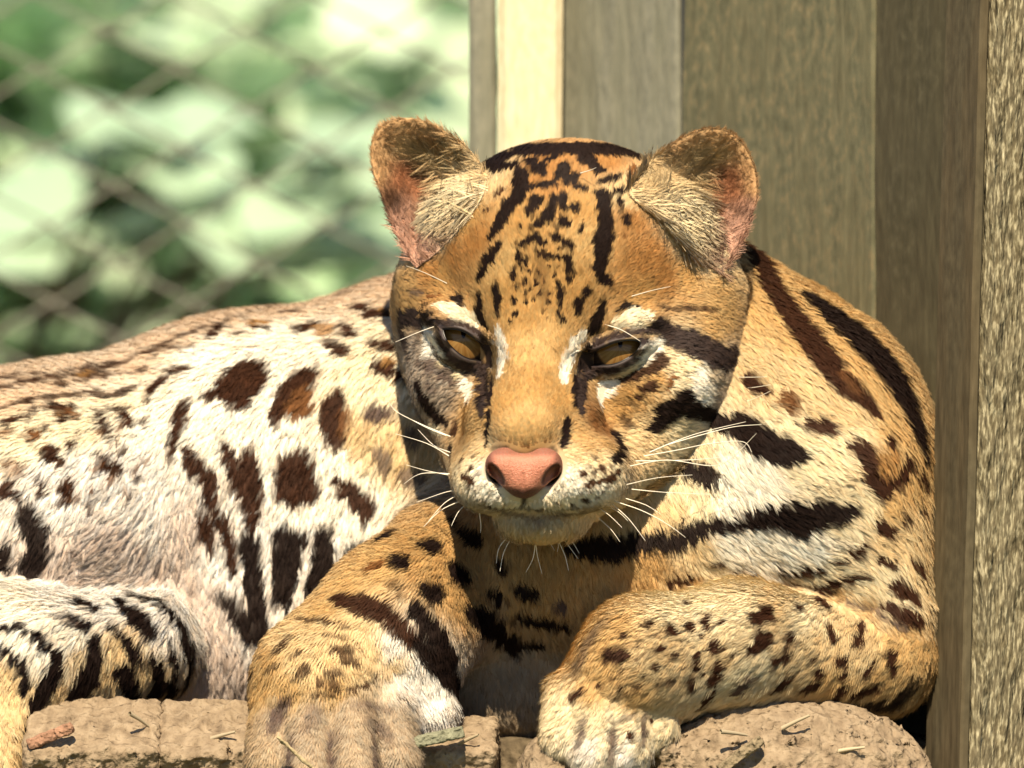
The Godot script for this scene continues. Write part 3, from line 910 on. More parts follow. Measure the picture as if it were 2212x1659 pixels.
	lie(1, 625, 1006, -0.30, 0.95)
	lie(1, 500, 1047, -0.35, 0.95)
	lie(1, 125, 839, -0.95, 0.25)
	lie(1, 375, 743, -0.90, 0.40)
	lie(1, 625, 672, -0.85, 0.50)
	lie(1, 792, 672, -0.70, 0.70)
	lie(1, 42, 943, -0.80, 0.60)
	lie(1, 125, 1026, -0.50, 0.85)
	lie(1, 792, 1068, -0.20, 1.00)
	lie(1, 400, 1194, -0.10, 1.00)
	lie(1, 300, 1194, -0.60, 0.60)
	lie(1, 250, 1234, -0.90, 0.20)
	lie(1, 550, 1344, -0.10, 1.00)
	lie(1, 450, 1444, 0.00, 1.00)
	lie(1, 650, 1244, -0.10, 1.00)
	lie(1, 100, 1194, -0.30, 1.00)
	lie(1, 950, 1220, -0.10, 1.00)
	lie(1, 1050, 1294, 0.20, 1.00)
	mark(1, COCOA, 6.0, 1.00, [537, 793, 22.5, 521, 814, 36.2, 496, 839, 36.2, 517, 860, 31.6, 554, 818, 29.8, 562, 793, 19.7])
	mark(1, COCOA, 6.0, 1.00, [450, 856, 12.4, 471, 847, 17.0])
	mark(1, COCOA, 6.0, 1.00, [673, 806, 22.5, 650, 826, 27.1, 621, 856, 27.1, 604, 889, 20.6, 596, 912, 9.6])
	mark(1, UMBER, 8.0, 1.00, [658, 851, 22.5, 637, 885, 21.6, 662, 881, 17.9])
	mark(1, COCOA, 6.0, 1.00, [731, 851, 17.0, 721, 881, 29.8, 719, 914, 30.7, 725, 947, 24.3])
	mark(1, UMBER, 8.0, 0.80, [750, 897, 15.1, 742, 931, 15.1])
	mark(1, COCOA, 6.0, 1.00, [650, 993, 24.3, 629, 1010, 34.4, 629, 1047, 39.9, 654, 1056, 36.2, 658, 1018, 28.9])
	mark(1, COCOA, 6.0, 1.00, [735, 1043, 17.0, 758, 1064, 26.1, 787, 1089, 25.2, 792, 1112, 16.1])
	mark(1, COCOA, 6.0, 1.00, [485, 956, 10.6, 500, 997, 18.8, 521, 1047, 22.0, 533, 1085, 17.9])
	mark(1, COCOA, 6.0, 1.00, [537, 981, 19.7, 546, 1026, 22.5, 544, 1081, 21.6, 546, 1135, 15.1])
	mark(1, COCOA, 5.0, 1.00, [404, 972, 12.4, 425, 1010, 22.5, 450, 1035, 20.6, 454, 1072, 17.0, 479, 1126, 14.2, 496, 1172, 13.3, 506, 1231, 9.6])
	mark(1, COCOA, 6.0, 1.00, [398, 872, 12.4, 387, 914, 17.9, 375, 956, 11.5, 371, 993, 6.0])
	mark(1, COCOA, 7.0, 1.00, [435, 1114, 12.4, 446, 1147, 19.7, 454, 1181, 12.4])
	mark(1, DARK, 6.0, 1.00, [537, 1168, 20.6, 542, 1206, 23.4])
	mark(1, DARK, 5.0, 1.00, [542, 1164, 19.6, 545, 1244, 21.2, 555, 1310, 22.3, 565, 1370, 21.2])
	mark(1, DARK, 6.0, 1.00, [600, 1160, 17.9, 625, 1151, 24.3, 650, 1168, 19.7])
	mark(1, DARK, 5.0, 1.00, [625, 1170, 32.2, 620, 1234, 33.3, 608, 1300, 20.1])
	mark(1, DARK, 5.0, 1.00, [700, 1144, 17.9, 698, 1214, 26.7, 675, 1284, 16.8])
	mark(1, DARK, 6.0, 1.00, [772, 1180, 15.7, 750, 1220, 13.5])
	mark(1, COCOA, 6.0, 1.00, [650, 712, 17.0, 675, 703, 17.0])
	mark(1, AMBER, 9.0, 0.85, [704, 714, 27.1])
	mark(1, COCOA, 6.0, 1.00, [737, 701, 13.3, 762, 724, 13.3])
	mark(1, COCOA, 6.0, 1.00, [708, 745, 15.1, 746, 760, 17.9])
	mark(1, COCOA, 6.0, 1.00, [767, 662, 9.6, 804, 678, 17.9, 850, 676, 17.9])
	mark(1, AMBER, 6.0, 0.80, [829, 668, 10.6])
	mark(1, AMBER, 8.0, 1.00, [554, 701, 13.3, 583, 699, 11.5])
	mark(1, COCOA, 6.0, 1.00, [512, 726, 8.7, 533, 722, 6.9])
	mark(1, COCOA, 6.0, 1.00, [612, 677, 11.5, 650, 674, 8.7])
	mark(1, COCOA, 5.0, 1.00, [537, 708, 6.0, 583, 714, 6.0])
	mark(1, COCOA, 6.0, 1.00, [479, 710, 14.2, 450, 731, 12.4])
	mark(1, COCOA, 6.0, 1.00, [421, 747, 8.7, 400, 756, 6.9])
	mark(1, COCOA, 6.0, 1.00, [379, 801, 15.1, 410, 797, 12.4])
	mark(1, COCOA, 6.0, 1.00, [350, 826, 14.2, 329, 839, 9.6, 319, 868, 6.9])
	mark(1, COCOA, 6.0, 0.90, [1, 838, 10.1, 12, 834, 7.5])
	mark(1, COCOA, 6.0, 0.90, [27, 837, 13.5, 41, 828, 9.9])
	mark(1, BROWN, 6.0, 0.90, [53, 826, 16.5, 65, 824, 12.0])
	mark(1, BROWN, 6.0, 0.90, [82, 821, 14.3, 83, 822, 10.4])
	mark(1, COCOA, 6.0, 0.90, [89, 825, 13.1, 105, 819, 9.6])
	mark(1, BROWN, 6.0, 0.90, [116, 816, 16.9, 134, 821, 12.2])
	mark(1, BROWN, 6.0, 0.90, [152, 814, 12.6, 161, 816, 9.2])
	mark(1, COCOA, 6.0, 0.90, [172, 812, 11.9, 187, 811, 8.8])
	mark(1, COCOA, 6.0, 0.90, [188, 813, 14.3, 197, 807, 10.4])
	mark(1, BROWN, 6.0, 0.90, [212, 805, 17.3, 224, 796, 12.5])
	mark(1, BROWN, 6.0, 0.90, [238, 794, 12.6, 252, 792, 9.3])
	mark(1, BROWN, 6.0, 0.90, [263, 789, 12.3, 271, 785, 9.0])
	mark(1, BROWN, 6.0, 0.90, [272, 781, 9.5, 287, 776, 7.1])
	mark(1, COCOA, 6.0, 0.90, [296, 771, 11.5, 322, 762, 8.5])
	mark(1, BROWN, 6.0, 0.90, [332, 758, 15.8, 354, 746, 11.5])
	mark(1, BROWN, 6.0, 0.90, [355, 749, 9.5, 375, 737, 7.1])
	mark(1, COCOA, 6.0, 0.90, [392, 728, 9.1, 406, 722, 6.8])
	mark(1, COCOA, 6.0, 0.90, [424, 718, 13.5, 437, 711, 9.9])
	mark(1, COCOA, 6.0, 0.90, [438, 714, 6.9, 450, 706, 5.2])
	mark(1, COCOA, 6.0, 0.90, [464, 700, 8.1, 478, 701, 6.1])
	mark(1, COCOA, 6.0, 0.90, [493, 691, 9.0, 500, 690, 6.7])
	mark(1, COCOA, 6.0, 0.90, [64, 868, 8.9, 91, 863, 6.7])
	mark(1, COCOA, 6.0, 0.90, [102, 863, 10.5, 122, 858, 7.7])
	mark(1, BROWN, 6.0, 0.90, [131, 858, 11.4, 159, 858, 8.4])
	mark(1, BROWN, 6.0, 0.90, [172, 854, 11.8, 196, 851, 8.7])
	mark(1, BROWN, 6.0, 0.90, [213, 854, 16.4, 241, 857, 11.9])
	mark(1, COCOA, 6.0, 0.90, [252, 857, 12.8, 264, 851, 9.4])
	mark(1, COCOA, 6.0, 0.90, [281, 844, 15.3, 290, 839, 11.2])
	mark(1, BROWN, 6.0, 0.90, [129, 832, 10.4, 153, 832, 7.7])
	mark(1, COCOA, 6.0, 0.90, [168, 828, 7.4, 188, 826, 5.6])
	mark(1, COCOA, 6.0, 0.90, [199, 821, 8.2, 211, 816, 6.2])
	mark(1, COCOA, 6.0, 0.90, [228, 818, 9.5, 233, 812, 7.1])
	mark(1, BROWN, 6.0, 0.90, [237, 816, 7.3, 261, 808, 5.5])
	mark(1, COCOA, 6.0, 0.90, [276, 808, 7.6, 294, 802, 5.7])
	mark(1, COCOA, 6.0, 0.90, [304, 803, 8.6, 317, 796, 6.5])
	mark(1, COCOA, 6.0, 0.90, [336, 773, 6.9, 352, 762, 5.3])
	mark(1, COCOA, 6.0, 0.90, [367, 753, 9.3, 383, 752, 6.9])
	mark(1, COCOA, 6.0, 0.90, [396, 746, 6.3, 396, 745, 4.8])
	mark(1, COCOA, 6.0, 0.90, [464, 709, 6.9, 481, 704, 5.3])
	mark(1, COCOA, 6.0, 0.90, [491, 699, 7.5, 502, 693, 5.7])
	mark(1, BROWN, 6.0, 0.90, [516, 686, 7.3, 525, 684, 5.6])
	mark(1, COCOA, 6.0, 0.90, [538, 678, 6.6, 542, 676, 5.0])
	mark(1, COCOA, 6.0, 0.90, [548, 676, 7.0, 569, 670, 5.3])
	mark(1, BROWN, 6.0, 0.90, [585, 669, 7.5, 605, 661, 5.7])
	mark(1, COCOA, 6.0, 0.90, [618, 659, 8.3, 625, 654, 6.3])
	mark(1, COCOA, 6.0, 0.90, [650, 647, 9.4, 672, 641, 7.0])
	mark(1, COCOA, 6.0, 0.90, [686, 641, 7.3, 702, 635, 5.6])
	mark(1, COCOA, 6.0, 0.90, [711, 639, 8.1, 723, 636, 6.1])
	mark(1, COCOA, 6.0, 0.90, [740, 637, 8.4, 765, 629, 6.3])
	mark(1, COCOA, 6.0, 0.90, [6, 882, 6.4, 17, 881, 4.9])
	mark(1, BROWN, 6.0, 0.90, [32, 874, 6.9, 55, 871, 5.3])
	mark(1, COCOA, 6.0, 0.90, [68, 868, 7.0, 75, 865, 5.3])
	mark(1, COCOA, 6.0, 0.90, [3, 817, 10.1, 23, 818, 7.5])
	mark(1, BROWN, 6.0, 0.90, [35, 811, 10.3, 52, 811, 7.6])
	mark(1, BROWN, 6.0, 0.90, [67, 812, 7.5, 92, 809, 5.7])
	mark(1, COCOA, 6.0, 0.90, [102, 813, 10.6, 125, 811, 7.8])
	mark(1, COCOA, 6.0, 0.90, [130, 808, 9.2, 148, 803, 6.8])
	mark(1, BROWN, 6.0, 0.90, [158, 799, 7.2, 172, 802, 5.4])
	mark(1, COCOA, 6.0, 0.90, [188, 799, 8.8, 207, 789, 6.6])
	mark(1, BROWN, 6.0, 0.90, [223, 791, 7.7, 236, 782, 5.8])
	mark(1, COCOA, 6.0, 0.90, [248, 785, 9.4, 250, 784, 7.0])
	mark(1, AMBER, 6.0, 0.70, [175, 814, 7.8, 200, 806, 6.9])
	mark(1, COCOA, 6.0, 1.00, [104, 881, 9.6, 158, 883, 12.4, 142, 901, 9.6, 129, 916, 10.6])
	mark(1, AMBER, 8.0, 0.70, [129, 897, 9.6])
	mark(1, COCOA, 6.0, 1.00, [8, 914, 8.7, 71, 901, 7.8])
	mark(1, COCOA, 6.0, 1.00, [258, 889, 11.5, 275, 906, 14.2, 285, 924, 9.6])
	mark(1, COCOA, 6.0, 1.00, [208, 891, 8.7, 227, 918, 8.7, 229, 935, 8.7, 246, 958, 6.9])
	mark(1, UMBER, 8.0, 1.00, [73, 941, 17.0])
	mark(1, COCOA, 6.0, 1.00, [112, 978, 19.7, 135, 999, 13.3])
	mark(1, COCOA, 6.0, 1.00, [156, 960, 13.3])
	mark(1, COCOA, 6.0, 1.00, [215, 987, 13.3, 233, 1010, 17.0, 258, 1010, 10.6])
	mark(1, UMBER, 8.0, 0.80, [17, 1001, 15.1, 40, 1014, 17.9])
	mark(1, COCOA, 6.0, 1.00, [87, 1041, 13.3, 91, 1064, 7.8])
	mark(1, COCOA, 6.0, 1.00, [146, 1051, 18.8, 146, 1076, 14.2])
	mark(1, COCOA, 6.0, 1.00, [12, 1060, 17.0, 40, 1072, 12.4])
	mark(1, DARK, 7.0, 1.00, [62, 1106, 22.5, 77, 1147, 28.9, 83, 1189, 26.1, 62, 1231, 24.3])
	mark(1, DARK, 8.0, 1.00, [8, 1197, 21.6, 12, 1231, 19.7])
	mark(1, GREYBR, 6.0, 1.00, [194, 1081, 6.9, 194, 1110, 6.0])
	mark(1, GREYBR, 8.0, 0.70, [162, 1189, 13.3])
	mark(1, DARK, 7.0, 1.00, [48, 1124, 17.9, 82, 1150, 21.2, 80, 1194, 25.6, 60, 1260, 23.4, 30, 1294, 17.9])
	mark(1, DARK, 8.0, 1.00, [5, 1194, 20.1, 10, 1244, 15.7])
	mark(1, DARK, 8.0, 1.00, [480, 1290, 15.7, 515, 1334, 23.4, 540, 1374, 17.9])
	mark(1, COCOA, 6.0, 1.00, [808, 743, 12.4, 854, 751, 15.1])
	mark(1, AMBER, 8.0, 1.00, [842, 785, 19.7])
	mark(1, COCOA, 6.0, 1.00, [817, 793, 15.1, 858, 810, 17.9, 879, 814, 15.1])
	mark(1, GREYBR, 8.0, 1.00, [804, 893, 19.7, 846, 893, 17.0])  # real spots, here and below; greyer tint carries the head's shadow
	mark(1, GREYBR, 8.0, 0.85, [825, 981, 18.8, 833, 1006, 18.8])
	mark(1, GREYBR, 8.0, 0.85, [879, 1026, 20.6, 912, 1039, 19.7])
	mark(1, GREYBR, 8.0, 0.85, [896, 943, 24.3])
	mark(1, DARK, 7.0, 1.00, [833, 1168, 13.3, 867, 1151, 17.0, 908, 1139, 17.9])
	mark(1, GREYBR, 8.0, 0.40, [165, 1164, 5.2, 160, 1190, 8.0, 158, 1210, 4.2])
	mark(1, GREYBR, 8.0, 0.40, [200, 1190, 5.2, 185, 1214, 8.0, 178, 1234, 4.2])
	mark(1, GREYBR, 8.0, 0.40, [235, 1154, 5.2, 225, 1180, 8.0, 220, 1200, 4.2])
	mark(1, GREYBR, 8.0, 0.40, [270, 1180, 5.2, 255, 1204, 8.0, 248, 1224, 4.2])
	mark(1, GREYBR, 8.0, 0.40, [320, 1164, 5.2, 315, 1190, 8.0, 312, 1210, 4.2])
	mark(1, GREYBR, 8.0, 0.40, [350, 1200, 5.2, 340, 1224, 8.0, 335, 1244, 4.2])
	mark(1, GREYBR, 8.0, 0.40, [390, 1224, 5.2, 380, 1250, 8.0, 375, 1270, 4.2])
	mark(1, GREYBR, 8.0, 0.40, [415, 1260, 5.2, 410, 1284, 8.0, 408, 1304, 4.2])
	mark(1, GREYBR, 8.0, 0.40, [450, 1354, 5.2, 450, 1380, 8.0, 450, 1400, 4.2])
	mark(1, GREYBR, 8.0, 0.40, [480, 1404, 5.2, 485, 1430, 8.0, 488, 1450, 4.2])
	mark(1, GREYBR, 8.0, 0.40, [505, 1454, 5.2, 505, 1480, 8.0, 505, 1500, 4.2])
	mark(1, COCOA, 6.0, 0.90, [228, 988, 9.2, 227, 997, 5.2])
	mark(1, COCOA, 6.0, 0.90, [267, 972, 7.4, 262, 985, 6.5])
	mark(1, BROWN, 6.0, 0.90, [170, 939, 7.2, 168, 947, 4.7])
	mark(1, COCOA, 6.0, 0.90, [278, 881, 6.0, 272, 891, 4.7])
	mark(1, COCOA, 6.0, 0.90, [73, 883, 10.0, 71, 894, 7.8])
	mark(1, UMBER, 6.0, 0.90, [216, 1015, 9.8, 219, 1025, 5.0])
	mark(1, UMBER, 6.0, 0.90, [196, 1057, 10.2, 198, 1065, 7.3])
	mark(1, UMBER, 6.0, 0.90, [260, 919, 9.5, 258, 931, 7.6])
	mark(1, UMBER, 6.0, 0.90, [26, 928, 10.0, 27, 939, 6.8])
	mark(1, UMBER, 6.0, 0.90, [167, 1073, 10.2, 162, 1077, 6.5])
	mark(1, COCOA, 6.0, 0.90, [262, 1017, 6.5, 256, 1028, 7.9])
	mark(1, COCOA, 6.0, 0.90, [221, 901, 5.9, 216, 907, 8.1])
	mark(1, COCOA, 6.0, 0.90, [282, 1068, 7.9, 277, 1075, 7.9])
	mark(1, UMBER, 6.0, 0.90, [237, 1038, 9.8, 237, 1045, 5.2])
	mark(1, UMBER, 6.0, 0.90, [156, 892, 8.3, 153, 898, 7.2])
	mark(1, BROWN, 6.0, 0.90, [102, 923, 10.0, 105, 929, 7.4])
	mark(1, BROWN, 6.0, 0.90, [129, 1003, 7.1, 129, 1009, 6.5])
	mark(1, UMBER, 6.0, 0.90, [10, 934, 8.9, 10, 944, 5.8])
	mark(1, COCOA, 6.0, 0.90, [296, 1030, 9.1, 300, 1036, 5.4])
	mark(1, UMBER, 6.0, 0.90, [203, 1028, 5.6, 203, 1034, 5.0])
	mark(1, UMBER, 6.0, 0.90, [164, 898, 7.0, 164, 909, 7.9])
	mark(1, COCOA, 6.0, 0.90, [24, 1048, 10.1, 25, 1060, 7.5])
	mark(1, UMBER, 6.0, 0.90, [214, 930, 8.7, 216, 942, 7.7])
	mark(1, COCOA, 6.0, 0.90, [312, 908, 5.8, 306, 913, 8.1])
	mark(1, UMBER, 6.0, 0.90, [294, 1009, 9.1, 295, 1021, 5.0])
	mark(1, BROWN, 6.0, 0.90, [63, 908, 8.6, 62, 915, 6.2])
	mark(1, COCOA, 6.0, 0.90, [129, 887, 6.4, 126, 894, 5.9])
	mark(1, UMBER, 6.0, 0.90, [274, 1061, 7.5, 273, 1066, 5.4])
	mark(1, COCOA, 6.0, 0.90, [315, 913, 5.6, 310, 919, 7.1])
	mark(1, COCOA, 6.0, 0.90, [102, 987, 10.3, 104, 999, 5.2])
	mark(1, UMBER, 6.0, 0.90, [315, 997, 7.3, 313, 1002, 4.7])
	mark(1, BROWN, 6.0, 0.90, [248, 1021, 6.6, 245, 1031, 4.8])
	mark(1, COCOA, 6.0, 0.90, [25, 914, 6.4, 25, 924, 6.8])
	mark(1, BROWN, 6.0, 0.90, [229, 883, 6.7, 229, 893, 5.1])
	mark(1, DARK, 6.0, 1.00, [935, 1180, 27.8])
	mark(2, DARK, 6.0, 1.00, [935, 1180, 27.8])
	mark(1, DARK, 6.0, 1.00, [1020, 1167, 24.5])
	mark(2, DARK, 6.0, 1.00, [1020, 1167, 24.5])
	mark(1, DARK, 6.0, 1.00, [990, 1240, 30.0])
	mark(2, DARK, 6.0, 1.00, [990, 1240, 30.0])
	mark(1, DARK, 6.0, 1.00, [865, 1214, 25.6])
	mark(2, DARK, 6.0, 1.00, [865, 1214, 25.6])
	mark(1, DARK, 6.0, 1.00, [935, 1280, 26.7])
	mark(2, DARK, 6.0, 1.00, [935, 1280, 26.7])
	mark(2, DARK, 6.0, 1.00, [900, 1310, 17.9, 920, 1344, 22.3, 950, 1384, 24.5, 980, 1424, 15.7])
	mark(2, DARK, 6.0, 1.00, [1010, 1320, 20.1, 1055, 1344, 27.8, 1100, 1384, 26.7, 1115, 1414, 17.9])
	mark(2, DARK, 6.0, 1.00, [1055, 1284, 15.7, 1090, 1294, 20.1])
	mark(2, DARK, 6.0, 1.00, [820, 1170, 17.9, 850, 1150, 17.9])
	mark(2, DARK, 6.0, 1.00, [1000, 1150, 14.6, 980, 1124, 12.4])
	mark(1, DARK, 6.0, 1.00, [900, 1310, 17.9, 920, 1344, 22.3, 950, 1384, 24.5, 980, 1424, 15.7])
	mark(1, DARK, 7.0, 1.00, [1060, 1210, 17.9, 1080, 1224, 20.1])
	mark(1, DARK, 7.0, 1.00, [1055, 1284, 15.7, 1090, 1294, 20.1])
	mark(1, DARK, 6.0, 1.00, [1010, 1320, 20.1, 1055, 1344, 27.8, 1100, 1384, 26.7, 1115, 1414, 17.9])
	mark(1, DARK, 7.0, 1.00, [1126, 1274, 17.9, 1156, 1284, 15.7])
	mark(1, DARK, 8.0, 1.00, [1116, 1334, 15.7, 1166, 1344, 17.9, 1221, 1354, 15.7])
	mark(1, DARK, 8.0, 1.00, [1106, 1390, 14.6, 1166, 1394, 12.4])
	mark(1, GREYBR, 8.0, 1.00, [1211, 1310, 14.6])
	mark(1, DARK, 5.0, 1.00, [1241, 1182, 23.4, 1306, 1184, 27.8, 1366, 1180, 26.7, 1406, 1164, 21.2, 1456, 1164, 24.5, 1506, 1150, 22.3, 1546, 1134, 17.9, 1571, 1132, 13.5])
	mark(1, DARK, 5.0, 1.00, [1571, 1137, 11.3, 1631, 1124, 22.3, 1681, 1117, 28.9, 1731, 1120, 39.9, 1781, 1110, 31.1, 1826, 1104, 21.2, 1846, 1102, 11.3])
	mark(1, COCOA, 5.0, 1.00, [1541, 1217, 11.3, 1564, 1214, 5.8])
	mark(1, COCOA, 5.0, 1.00, [1594, 1240, 8.0, 1626, 1247, 14.6])
	mark(1, COCOA, 4.0, 1.00, [1686, 1236, 5.8, 1741, 1238, 8.6, 1774, 1228, 8.0])
	mark(1, COCOA, 4.0, 1.00, [1701, 1267, 6.3, 1756, 1267, 6.9, 1821, 1257, 9.1, 1874, 1244, 8.6])
	mark(1, COCOA, 6.0, 1.00, [1846, 1194, 12.4, 1861, 1182, 14.6])
	mark(1, COCOA, 5.0, 1.00, [1801, 1217, 6.9, 1826, 1210, 8.0])
	mark(1, COCOA, 5.0, 1.00, [1896, 1204, 10.2, 1928, 1216, 9.1])
	mark(1, COCOA, 6.0, 1.00, [1896, 1132, 15.7, 1918, 1152, 14.6])
	mark(1, COCOA, 6.0, 1.00, [1936, 1267, 17.9, 1976, 1294, 17.9])
	mark(1, COCOA, 5.0, 1.00, [1906, 1310, 9.1, 1951, 1327, 17.9, 1981, 1344, 14.6])
	mark(1, COCOA, 4.0, 1.00, [1746, 1280, 5.8, 1806, 1277, 6.9])
	mark(1, COCOA, 6.0, 1.00, [1976, 1217, 12.4, 1996, 1240, 8.0])
	mark(1, COCOA, 5.0, 1.00, [1451, 1260, 11.3, 1496, 1244, 9.1])
	mark(1, GREYBR, 4.0, 0.80, [1486, 1264, 4.7, 1606, 1278, 5.2, 1706, 1287, 5.8, 1806, 1294, 5.8, 1881, 1314, 5.8, 1956, 1360, 5.8])  # crease shade above the folded forearm, painted as a line
	mark(1, COCOA, 6.0, 1.00, [1625, 525, 31.3, 1654, 598, 30.8, 1703, 671, 31.3, 1741, 719, 32.4, 1780, 773, 33.5, 1814, 821, 31.3, 1858, 855, 23.9, 1895, 897, 10.0])
	mark(1, UMBER, 8.0, 0.60, [1824, 812, 15.3, 1848, 846, 11.0])
	mark(1, DARK, 12.0, 1.00, [1751, 641, 26.0, 1810, 690, 42.0, 1868, 739, 48.5, 1916, 792, 50.6, 1955, 855, 42.0, 1980, 918, 28.1, 1999, 987, 17.4])  # dark stripe, widened so it also paints the shadow along the back
	mark(1, COCOA, 6.0, 1.00, [1620, 821, 21.7, 1649, 843, 15.3])
	mark(1, UMBER, 7.0, 1.00, [1705, 863, 21.7, 1715, 887, 13.2])
	mark(1, COCOA, 6.0, 1.00, [1746, 914, 15.3, 1795, 926, 17.4])
	mark(1, DARK, 5.0, 1.00, [1532, 909, 19.6, 1601, 921, 29.2, 1649, 957, 36.7, 1693, 977, 32.4, 1741, 983, 11.0])
	mark(1, DARK, 6.0, 1.00, [1484, 1011, 20.6, 1532, 1030, 21.7, 1564, 1035, 10.0])
	mark(1, COCOA, 6.0, 1.00, [1839, 962, 14.2, 1870, 974, 23.9, 1875, 1021, 19.6, 1904, 1057, 21.7, 1943, 1035, 19.6, 1968, 996, 13.2])
	mark(1, AMBER, 10.0, 0.80, [1919, 999, 30.3])
	mark(1, COCOA, 7.0, 1.00, [1926, 957, 17.4])
	mark(1, COCOA, 7.0, 1.00, [1989, 1030, 14.2, 2004, 1050, 10.0])
	mark(1, COCOA, 7.0, 1.00, [1955, 1123, 16.4])
	mark(1, COCOA, 6.0, 1.00, [1899, 1135, 16.4, 1931, 1149, 10.0])
	mark(1, COCOA, 6.0, 1.00, [1853, 1191, 15.3])
	mark(1, COCOA, 6.0, 1.00, [1994, 1108, 11.0])
	coat_ground(2, BUFF, 36, [675, 1394, 750, 1444, 650, 1444, 625, 1374, 725, 1374, 800, 1414])
	coat_ground(2, BLOND, 36, [575, 1444, 560, 1494, 700, 1320, 750, 1270, 825, 1220, 625, 1494, 725, 1494])
	coat_ground(2, WHITEG, 44, [850, 1404, 875, 1470, 925, 1494, 910, 1444, 940, 1544])
	coat_ground(2, TAN, 40, [900, 1194, 975, 1194, 950, 1254, 1000, 1294])
	coat_ground(2, BUFF, 36, [775, 1340, 700, 1354, 850, 1434])
	coat_ground(2, GREYTAN, 26, [600, 1544, 675, 1544, 725, 1584, 800, 1544, 875, 1570, 650, 1594, 825, 1620, 750, 1530, 875, 1624])
	lie(2, 800, 1270, -0.60, 0.75)
	lie(2, 650, 1370, -0.50, 0.85)
	lie(2, 625, 1470, -0.15, 1.00)
	lie(2, 750, 1444, -0.10, 1.00)
	lie(2, 900, 1494, 0.20, 1.00)
	lie(2, 575, 1494, -0.10, 1.00)
	lie(2, 650, 1570, -0.10, 1.00)
	lie(2, 825, 1570, 0.10, 1.00)
	lie(2, 725, 1620, 0.00, 1.00)
	mark(2, COCOA, 5.0, 1.00, [725, 1292, 14.6, 780, 1304, 24.5, 830, 1324, 23.4, 870, 1360, 21.2, 900, 1394, 15.7])
	mark(2, RUST, 5.0, 1.00, [795, 1232, 9.1, 825, 1217, 12.4])
	mark(2, DARK, 7.0, 1.00, [905, 1390, 20.1, 950, 1440, 26.7, 985, 1484, 26.7, 992, 1524, 20.1])
	mark(2, BROWN, 8.0, 0.60, [850, 1260, 14.6, 865, 1284, 12.4])
	mark(2, BROWN, 4.0, 0.90, [645, 1338, 5.8, 700, 1340, 6.9, 750, 1352, 4.7])
	mark(2, BROWN, 4.0, 0.90, [608, 1397, 6.9, 632, 1374, 6.3])
	mark(2, BROWN, 4.0, 0.90, [710, 1370, 5.8, 745, 1376, 6.3])
	mark(2, BROWN, 4.0, 0.90, [652, 1404, 6.3, 635, 1420, 5.2])
	mark(2, BROWN, 4.0, 0.90, [660, 1444, 11.3, 638, 1464, 6.9])
	mark(2, BROWN, 4.0, 0.90, [708, 1453, 9.1, 735, 1450, 6.9])
	mark(2, BROWN, 4.0, 0.90, [692, 1473, 9.1, 725, 1474, 8.0])
	mark(2, BROWN, 4.0, 0.90, [790, 1474, 8.0, 815, 1464, 5.8])
	mark(2, BROWN, 4.0, 0.90, [580, 1450, 5.8, 598, 1434, 6.9])
	mark(2, BROWN, 4.0, 0.90, [560, 1414, 5.2, 542, 1474, 5.2])
	mark(2, BROWN, 4.0, 0.90, [725, 1402, 13.5, 755, 1404, 9.1])
	mark(2, BROWN, 4.0, 0.90, [745, 1424, 12.4, 768, 1430, 11.3])
	mark(2, BROWN, 4.0, 0.90, [685, 1497, 6.9, 730, 1494, 4.7])
	mark(2, BROWN, 4.0, 0.90, [750, 1490, 5.8, 795, 1480, 5.8])
	mark(2, BROWN, 4.0, 0.90, [620, 1390, 4.7, 590, 1414, 4.7])
	mark(2, GREYBR, 6.0, 0.90, [628, 1504, 11.3, 600, 1544, 15.7, 585, 1574, 11.3])  # toe gap, its shade painted into the coat
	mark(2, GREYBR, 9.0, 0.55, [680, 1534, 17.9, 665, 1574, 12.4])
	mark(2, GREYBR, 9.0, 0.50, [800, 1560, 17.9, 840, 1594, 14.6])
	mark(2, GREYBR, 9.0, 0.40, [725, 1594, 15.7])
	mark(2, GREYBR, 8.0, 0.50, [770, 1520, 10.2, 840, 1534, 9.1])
	mark(2, GREYBR, 7.0, 0.80, [630, 1592, 6.9, 626, 1660, 10.2])  # shade between the toes, painted as three strokes
	mark(2, GREYBR, 7.0, 0.80, [716, 1588, 6.9, 716, 1665, 11.3])
	mark(2, GREYBR, 7.0, 0.80, [806, 1592, 6.9, 812, 1660, 10.2])
	coat_ground(3, BUFF, 36, [1431, 1384, 1556, 1424, 1706, 1410, 1606, 1374, 1456, 1444, 1756, 1394, 1856, 1420, 1406, 1414, 1681, 1334])
	coat_ground(3, BLOND, 36, [1306, 1444, 1256, 1394, 1381, 1510, 1906, 1470, 1956, 1394, 1806, 1474, 1331, 1370, 1281, 1494])
	coat_ground(3, CREAM, 40, [1596, 1330, 1606, 1374, 1571, 1474, 1631, 1440, 1516, 1314, 1456, 1330, 1731, 1344])
	coat_ground(3, CREAM, 30, [1331, 1570, 1406, 1570, 1281, 1574, 1381, 1620, 1231, 1544, 1306, 1620])
	coat_ground(3, WHITEG, 30, [1281, 1620, 1356, 1634])
	lie(3, 1931, 1420, -0.60, 0.80)
	lie(3, 1856, 1370, -0.30, 0.95)
	lie(3, 1706, 1394, -0.70, 0.50)
	lie(3, 1556, 1394, -0.75, 0.55)
	lie(3, 1406, 1394, -0.80, 0.60)
	lie(3, 1306, 1444, -0.70, 0.70)
	lie(3, 1356, 1570, -0.70, 0.70)
	lie(3, 1256, 1520, -0.40, 0.90)
	lie(3, 1306, 1620, -0.40, 0.90)
	lie(3, 1506, 1494, -0.70, 0.60)
	lie(3, 1856, 1494, -0.50, 0.80)
	mark(3, COCOA, 4.0, 1.00, [1481, 1302, 12.4])
	mark(3, COCOA, 4.0, 1.00, [1406, 1350, 10.2])
